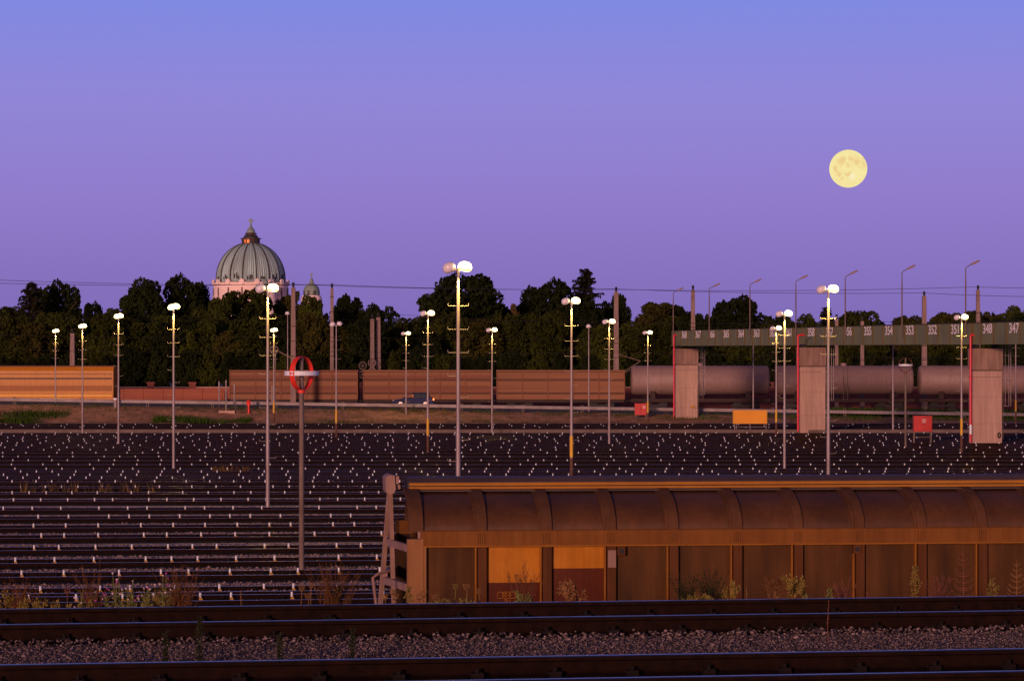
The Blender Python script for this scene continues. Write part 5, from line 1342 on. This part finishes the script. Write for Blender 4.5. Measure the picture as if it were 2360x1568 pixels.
        for q in range(n):
            u=random.random(); wd=W/2*(.35+.65*math.sin(math.pi*min(1,u*1.05))**.7)*(.75+.3*math.sin(u*13)); a=random.uniform(0,6.28); r=wd*random.random()**.5
            leafq(l,(r*math.cos(a),r*math.sin(a),H*(.06+.93*u)),Vector((math.cos(a),math.sin(a),1.1))+rv(.4),random.uniform(.018,.04),.006)
        part('stem',s,m or 'wgreen',t); part('leaves',l,m or 'wgreen',t)
    elif kind=='candel':
        s.tube([(0,0,0),rv(.008)+Vector((0,0,H*.5)),(0,0,H)],[.0055,.004,.0018],5)
        n=9
        for q in range(n):
            u=.22+.73*q/n+random.uniform(-.03,.03)
            for sd in(-1,1):
                if random.random()<.15: continue
                Lb=W/2*(1.15-u)*random.uniform(.7,1.1)+.015; p0=Vector((0,0,H*u)); yd=random.uniform(-.5,.5)
                p1=p0+Vector((sd*Lb*.6,yd*Lb*.4,Lb*.12)); p2=p0+Vector((sd*Lb,yd*Lb*.6,Lb*.55)); s.tube([p0,p1,p2],[.003,.0022,.0012],3)
                for z in range(10): leafq(l,p0.lerp(p2,random.random())+Vector((0,0,-.01)),rv()+Vector((0,0,.5)),random.uniform(.008,.018),.0025)
        part('stem',s,m or 'wred',t); part('twigs',l,m or 'wred',t)
    elif kind=='stalk':
        s.tube([(0,0,0),rv(.012)+Vector((0,0,H*.5)),(random.uniform(-.02,.02),0,H)],[.004,.0035,.002],4)
        for q in range(22): leafq(l,(0,0,H*random.uniform(.3,1)),rv()+Vector((0,0,.5)),.02,.003)
        part('stem',s,m or 'wred',t); part('seeds',l,m or 'wred',t)
W=weed
W('plume',42,1334,'brown feathery weed at the far left behind the rail',70,m='wbrown')
W('leafy',20,1362,'low dull green weed in the bottom left corner of the yard edge',50,m='wolive')
W('leafy',95,1378,'sprawling low weed between the brown feathery weed and the first flowers',110,m='wolive',off=.5)
W('leafy',185,1384,'sprawling low green weed under the left flowers',120,off=.4,m='wolive')
W('umbel',158,1356,'pinkish dried forked stalk at the left of the flowers',14,m='wred')
W('flower',185,1352,'flowering weed with pale heads, leftmost of the flowers',30)
W('flower',222,1364,'short flowering weed with magenta dots, second from left',34)
W('flower',268,1318,'tallest flowering weed with pale heads left of the feathery clump',44)
W('flower',305,1338,'flowering weed with wide pale heads beside the tallest one',36)
W('flower',338,1352,'flowering weed with magenta heads just before the feathery clump',34)
W('flower',378,1322,'slender flowering weed rising out of the feathery clump',22)
W('plume',372,1352,'olive brown feathery clump at the right end of the flowers',80,m='wolive')
W('plume',415,1305,'large brown feathery clump right of the flowers',100,m='wbrown')
W('plume',216,1290,'thin reddish plume standing between the left flowers',14,m='wbrown')
W('leafy',330,1385,'low green leaves along the rail under the flowers',170,off=.45)
W('stalk',556,1362,'single thin stalk standing alone behind the rail',6,m='wdry')
W('umbel',696,1352,'dried umbel left of the large feathery weed',12)
W('umbel',716,1346,'taller dried umbel left of the large feathery weed',22)
W('plume',768,1292,'large green brown feathery weed left of the wagon',96,m='wbrown')
W('leafy',778,1345,'green leafy weed inside the large feathery weed',60,m='wdarkgreen')
W('umbel',905,1358,'dried umbel in front of the wagon end struts',34)
W('umbel',888,1372,'short dried umbel at the left foot of the wagon end',16)
W('spike',942,1352,'green tuft in front of the ochre wagon corner post',18,m='wolive')
W('umbel',976,1366,'dried umbel right of the ochre corner post',24)
W('umbel',1003,1372,'bent dried umbel in the first wagon bay',20)
W('umbel',1050,1348,'tall dried umbel in the middle of the first wagon bay',12,m='wolive')
W('umbel',1076,1347,'second tall dried umbel in the first wagon bay',16)
W('umbel',1104,1360,'dried umbels by the first wagon post',24)
W('leafy',1040,1382,'low olive leaves under the dried umbels',120,m='wolive',off=.4)
W('shrub',1203,1289,'reddish bare branched shrub before the orange wagon panel',100)
W('leafy',1207,1362,'green base leaves below the reddish branched shrub',40,m='wgreen')
W('leafy',1318,1333,'pale leafy shrub before the maroon wagon panel',66,m='wdry')
W('plume',1583,1318,'dark green wispy weed left of the dark stake',56,m='wdarkgreen')
W('plume',1640,1306,'dark green wispy weed right of the dark stake',60,m='wdarkgreen')
W('stalk',1620,1316,'dark brown upright stake among the wispy green weeds',8,m='wdarkgreen')
W('leafy',1600,1368,'leafy growth at the foot of the dark stake',90,m='wolive',off=.4)
W('leafy',1688,1338,'olive leafy weed at the sixth wagon post',60,m='wolive')
W('shrub',1785,1322,'pale branched shrub in front of the seventh wagon bay, left half',60,m='wdry')
W('leafy',1822,1325,'olive leafy shrub beside the pale branched shrub',64,m='wolive')
W('stalk',1720,1352,'short pale stalk between two shrubs in the middle',6,m='wdry')
W('spike',1855,1368,'tiny green spike left of the eighth wagon post',8,m='wgreen')
W('spike',1912,1359,'small green spike in the eighth wagon bay',18,m='wgreen')
W('plume',1938,1330,'reddish plume leaning right in the eighth wagon bay',26,m='wred')
W('stalk',1998,1364,'short reddish stalk at the wagon post under the second lashing box',6,m='wred')
W('spike',2109,1305,'tall two lobed yellow green spike weed',24,m='wolive')
W('plume',2163,1324,'faint reddish plume left of the tall bare branched weed',30,m='wred')
W('candel',2221,1262,'tall bare branched weed like a candlestick at the right',60)
W('spike',2286,1334,'green spike weed right of the tall bare branched weed',26,m='wolive')
W('umbel',2300,1352,'small green umbels near the right edge',22,m='wolive')
W('candel',2343,1290,'second bare branched weed cut near the right edge',50,m='wdry')
W('leafy',2268,1378,'low leaves at the right end behind the rail',60,m='wolive',off=.4)
# weeds on the gravel strip between the near tracks
def strip_pos(px,py):
    u=(px-1180)/F; Y=(HC-2.93)*F/(py-HZ); return Vector((u*Y,Y,2.92))
for px,top,bot,sp_,mt,lb in ((381,1456,1530,14,'wdarkgreen','dark green spike weed on the gravel strip, leftmost'),(460,1424,1528,16,'wdarkgreen','tallest dark green spike weed on the gravel strip'),(645,1461,1524,12,'wdarkgreen','thin dark spike weed on the gravel strip, third from left'),(812,1450,1522,13,'wdarkgreen','dark spike weed on the gravel strip, rightmost of the four')):
    P=strip_pos(px,bot); weed('spike',px,top,lb,sp_,m=mt,P=P)
weed('stalk',1909,1382,'thin reddish dry stalk rising from the gravel strip at the right',6,m='wred',P=strip_pos(1909,1480))

# ------------------------------------------------------------------ grass (uncountable)
def grass(name,areas,m,seed,wf=.09):
    rg=np.random.default_rng(seed); Q=[]
    for (x0,x1,y0,y1,zf_,n,h) in areas:
        x=rg.uniform(x0,x1,n); y=rg.uniform(y0,y1,n)
        dens=(np.sin(x*.9+seed)+np.sin(x*.37+y*.8)+np.sin(y*1.7+x*.21))
        kp=dens>rg.uniform(-1.6,1.2,n); x=x[kp]; y=y[kp]; n=len(x)
        z=np.array([zf_(a,b) for a,b in zip(x,y)]); hh=h*rg.uniform(.4,1.2,n); w_=hh*wf; a=rg.uniform(0,6.28,n); lx=rg.normal(0,.3,n)*hh; ly=rg.normal(0,.3,n)*hh
        B=np.stack([x,y,z-.02],1); S_=np.stack([np.cos(a)*w_,np.sin(a)*w_,0*a],1); Tt=B+np.stack([lx,ly,hh],1)
        Q.append(np.stack([B-S_,B+S_,Tt+S_*.2,Tt-S_*.2],1))
    q=np.concatenate(Q); o=link(name,npmesh(name,q.reshape(-1,3),np.arange(4*len(q)).reshape(-1,4),[m])); o['kind']='stuff'
def zbank(x,y):
    t=min(1,max(0,(y-243.6)/6.6)); s_=t*t*(3-2*t); return GZ+(zroad(x)-GZ)*s_
grass('green_grass',[(-50,-41,243.8,247,zbank,3500,.5),(-33,-24,243.8,246,zbank,2200,.45),(-52,52,247.5,250.5,zbank,6500,.3),(-20,-2,243.8,245,zbank,1300,.28),(14,52,246,250.4,zbank,3500,.3),(30,52,252,256,lambda x,y:zroad(x),6000,.75),(-50,50,243.9,249,zbank,3000,.22)],'dirtgrass',4)
grass('dry_grass',[(-52,52,244,250.5,zbank,9000,.26),(-21,-15,113,114.6,lambda x,y:-.12,150,.45),(-20,-6,249,251.5,zbank,1200,.3),(-15,-13,133,134,lambda x,y:-.12,120,.4)],'drygrass',8,.07)
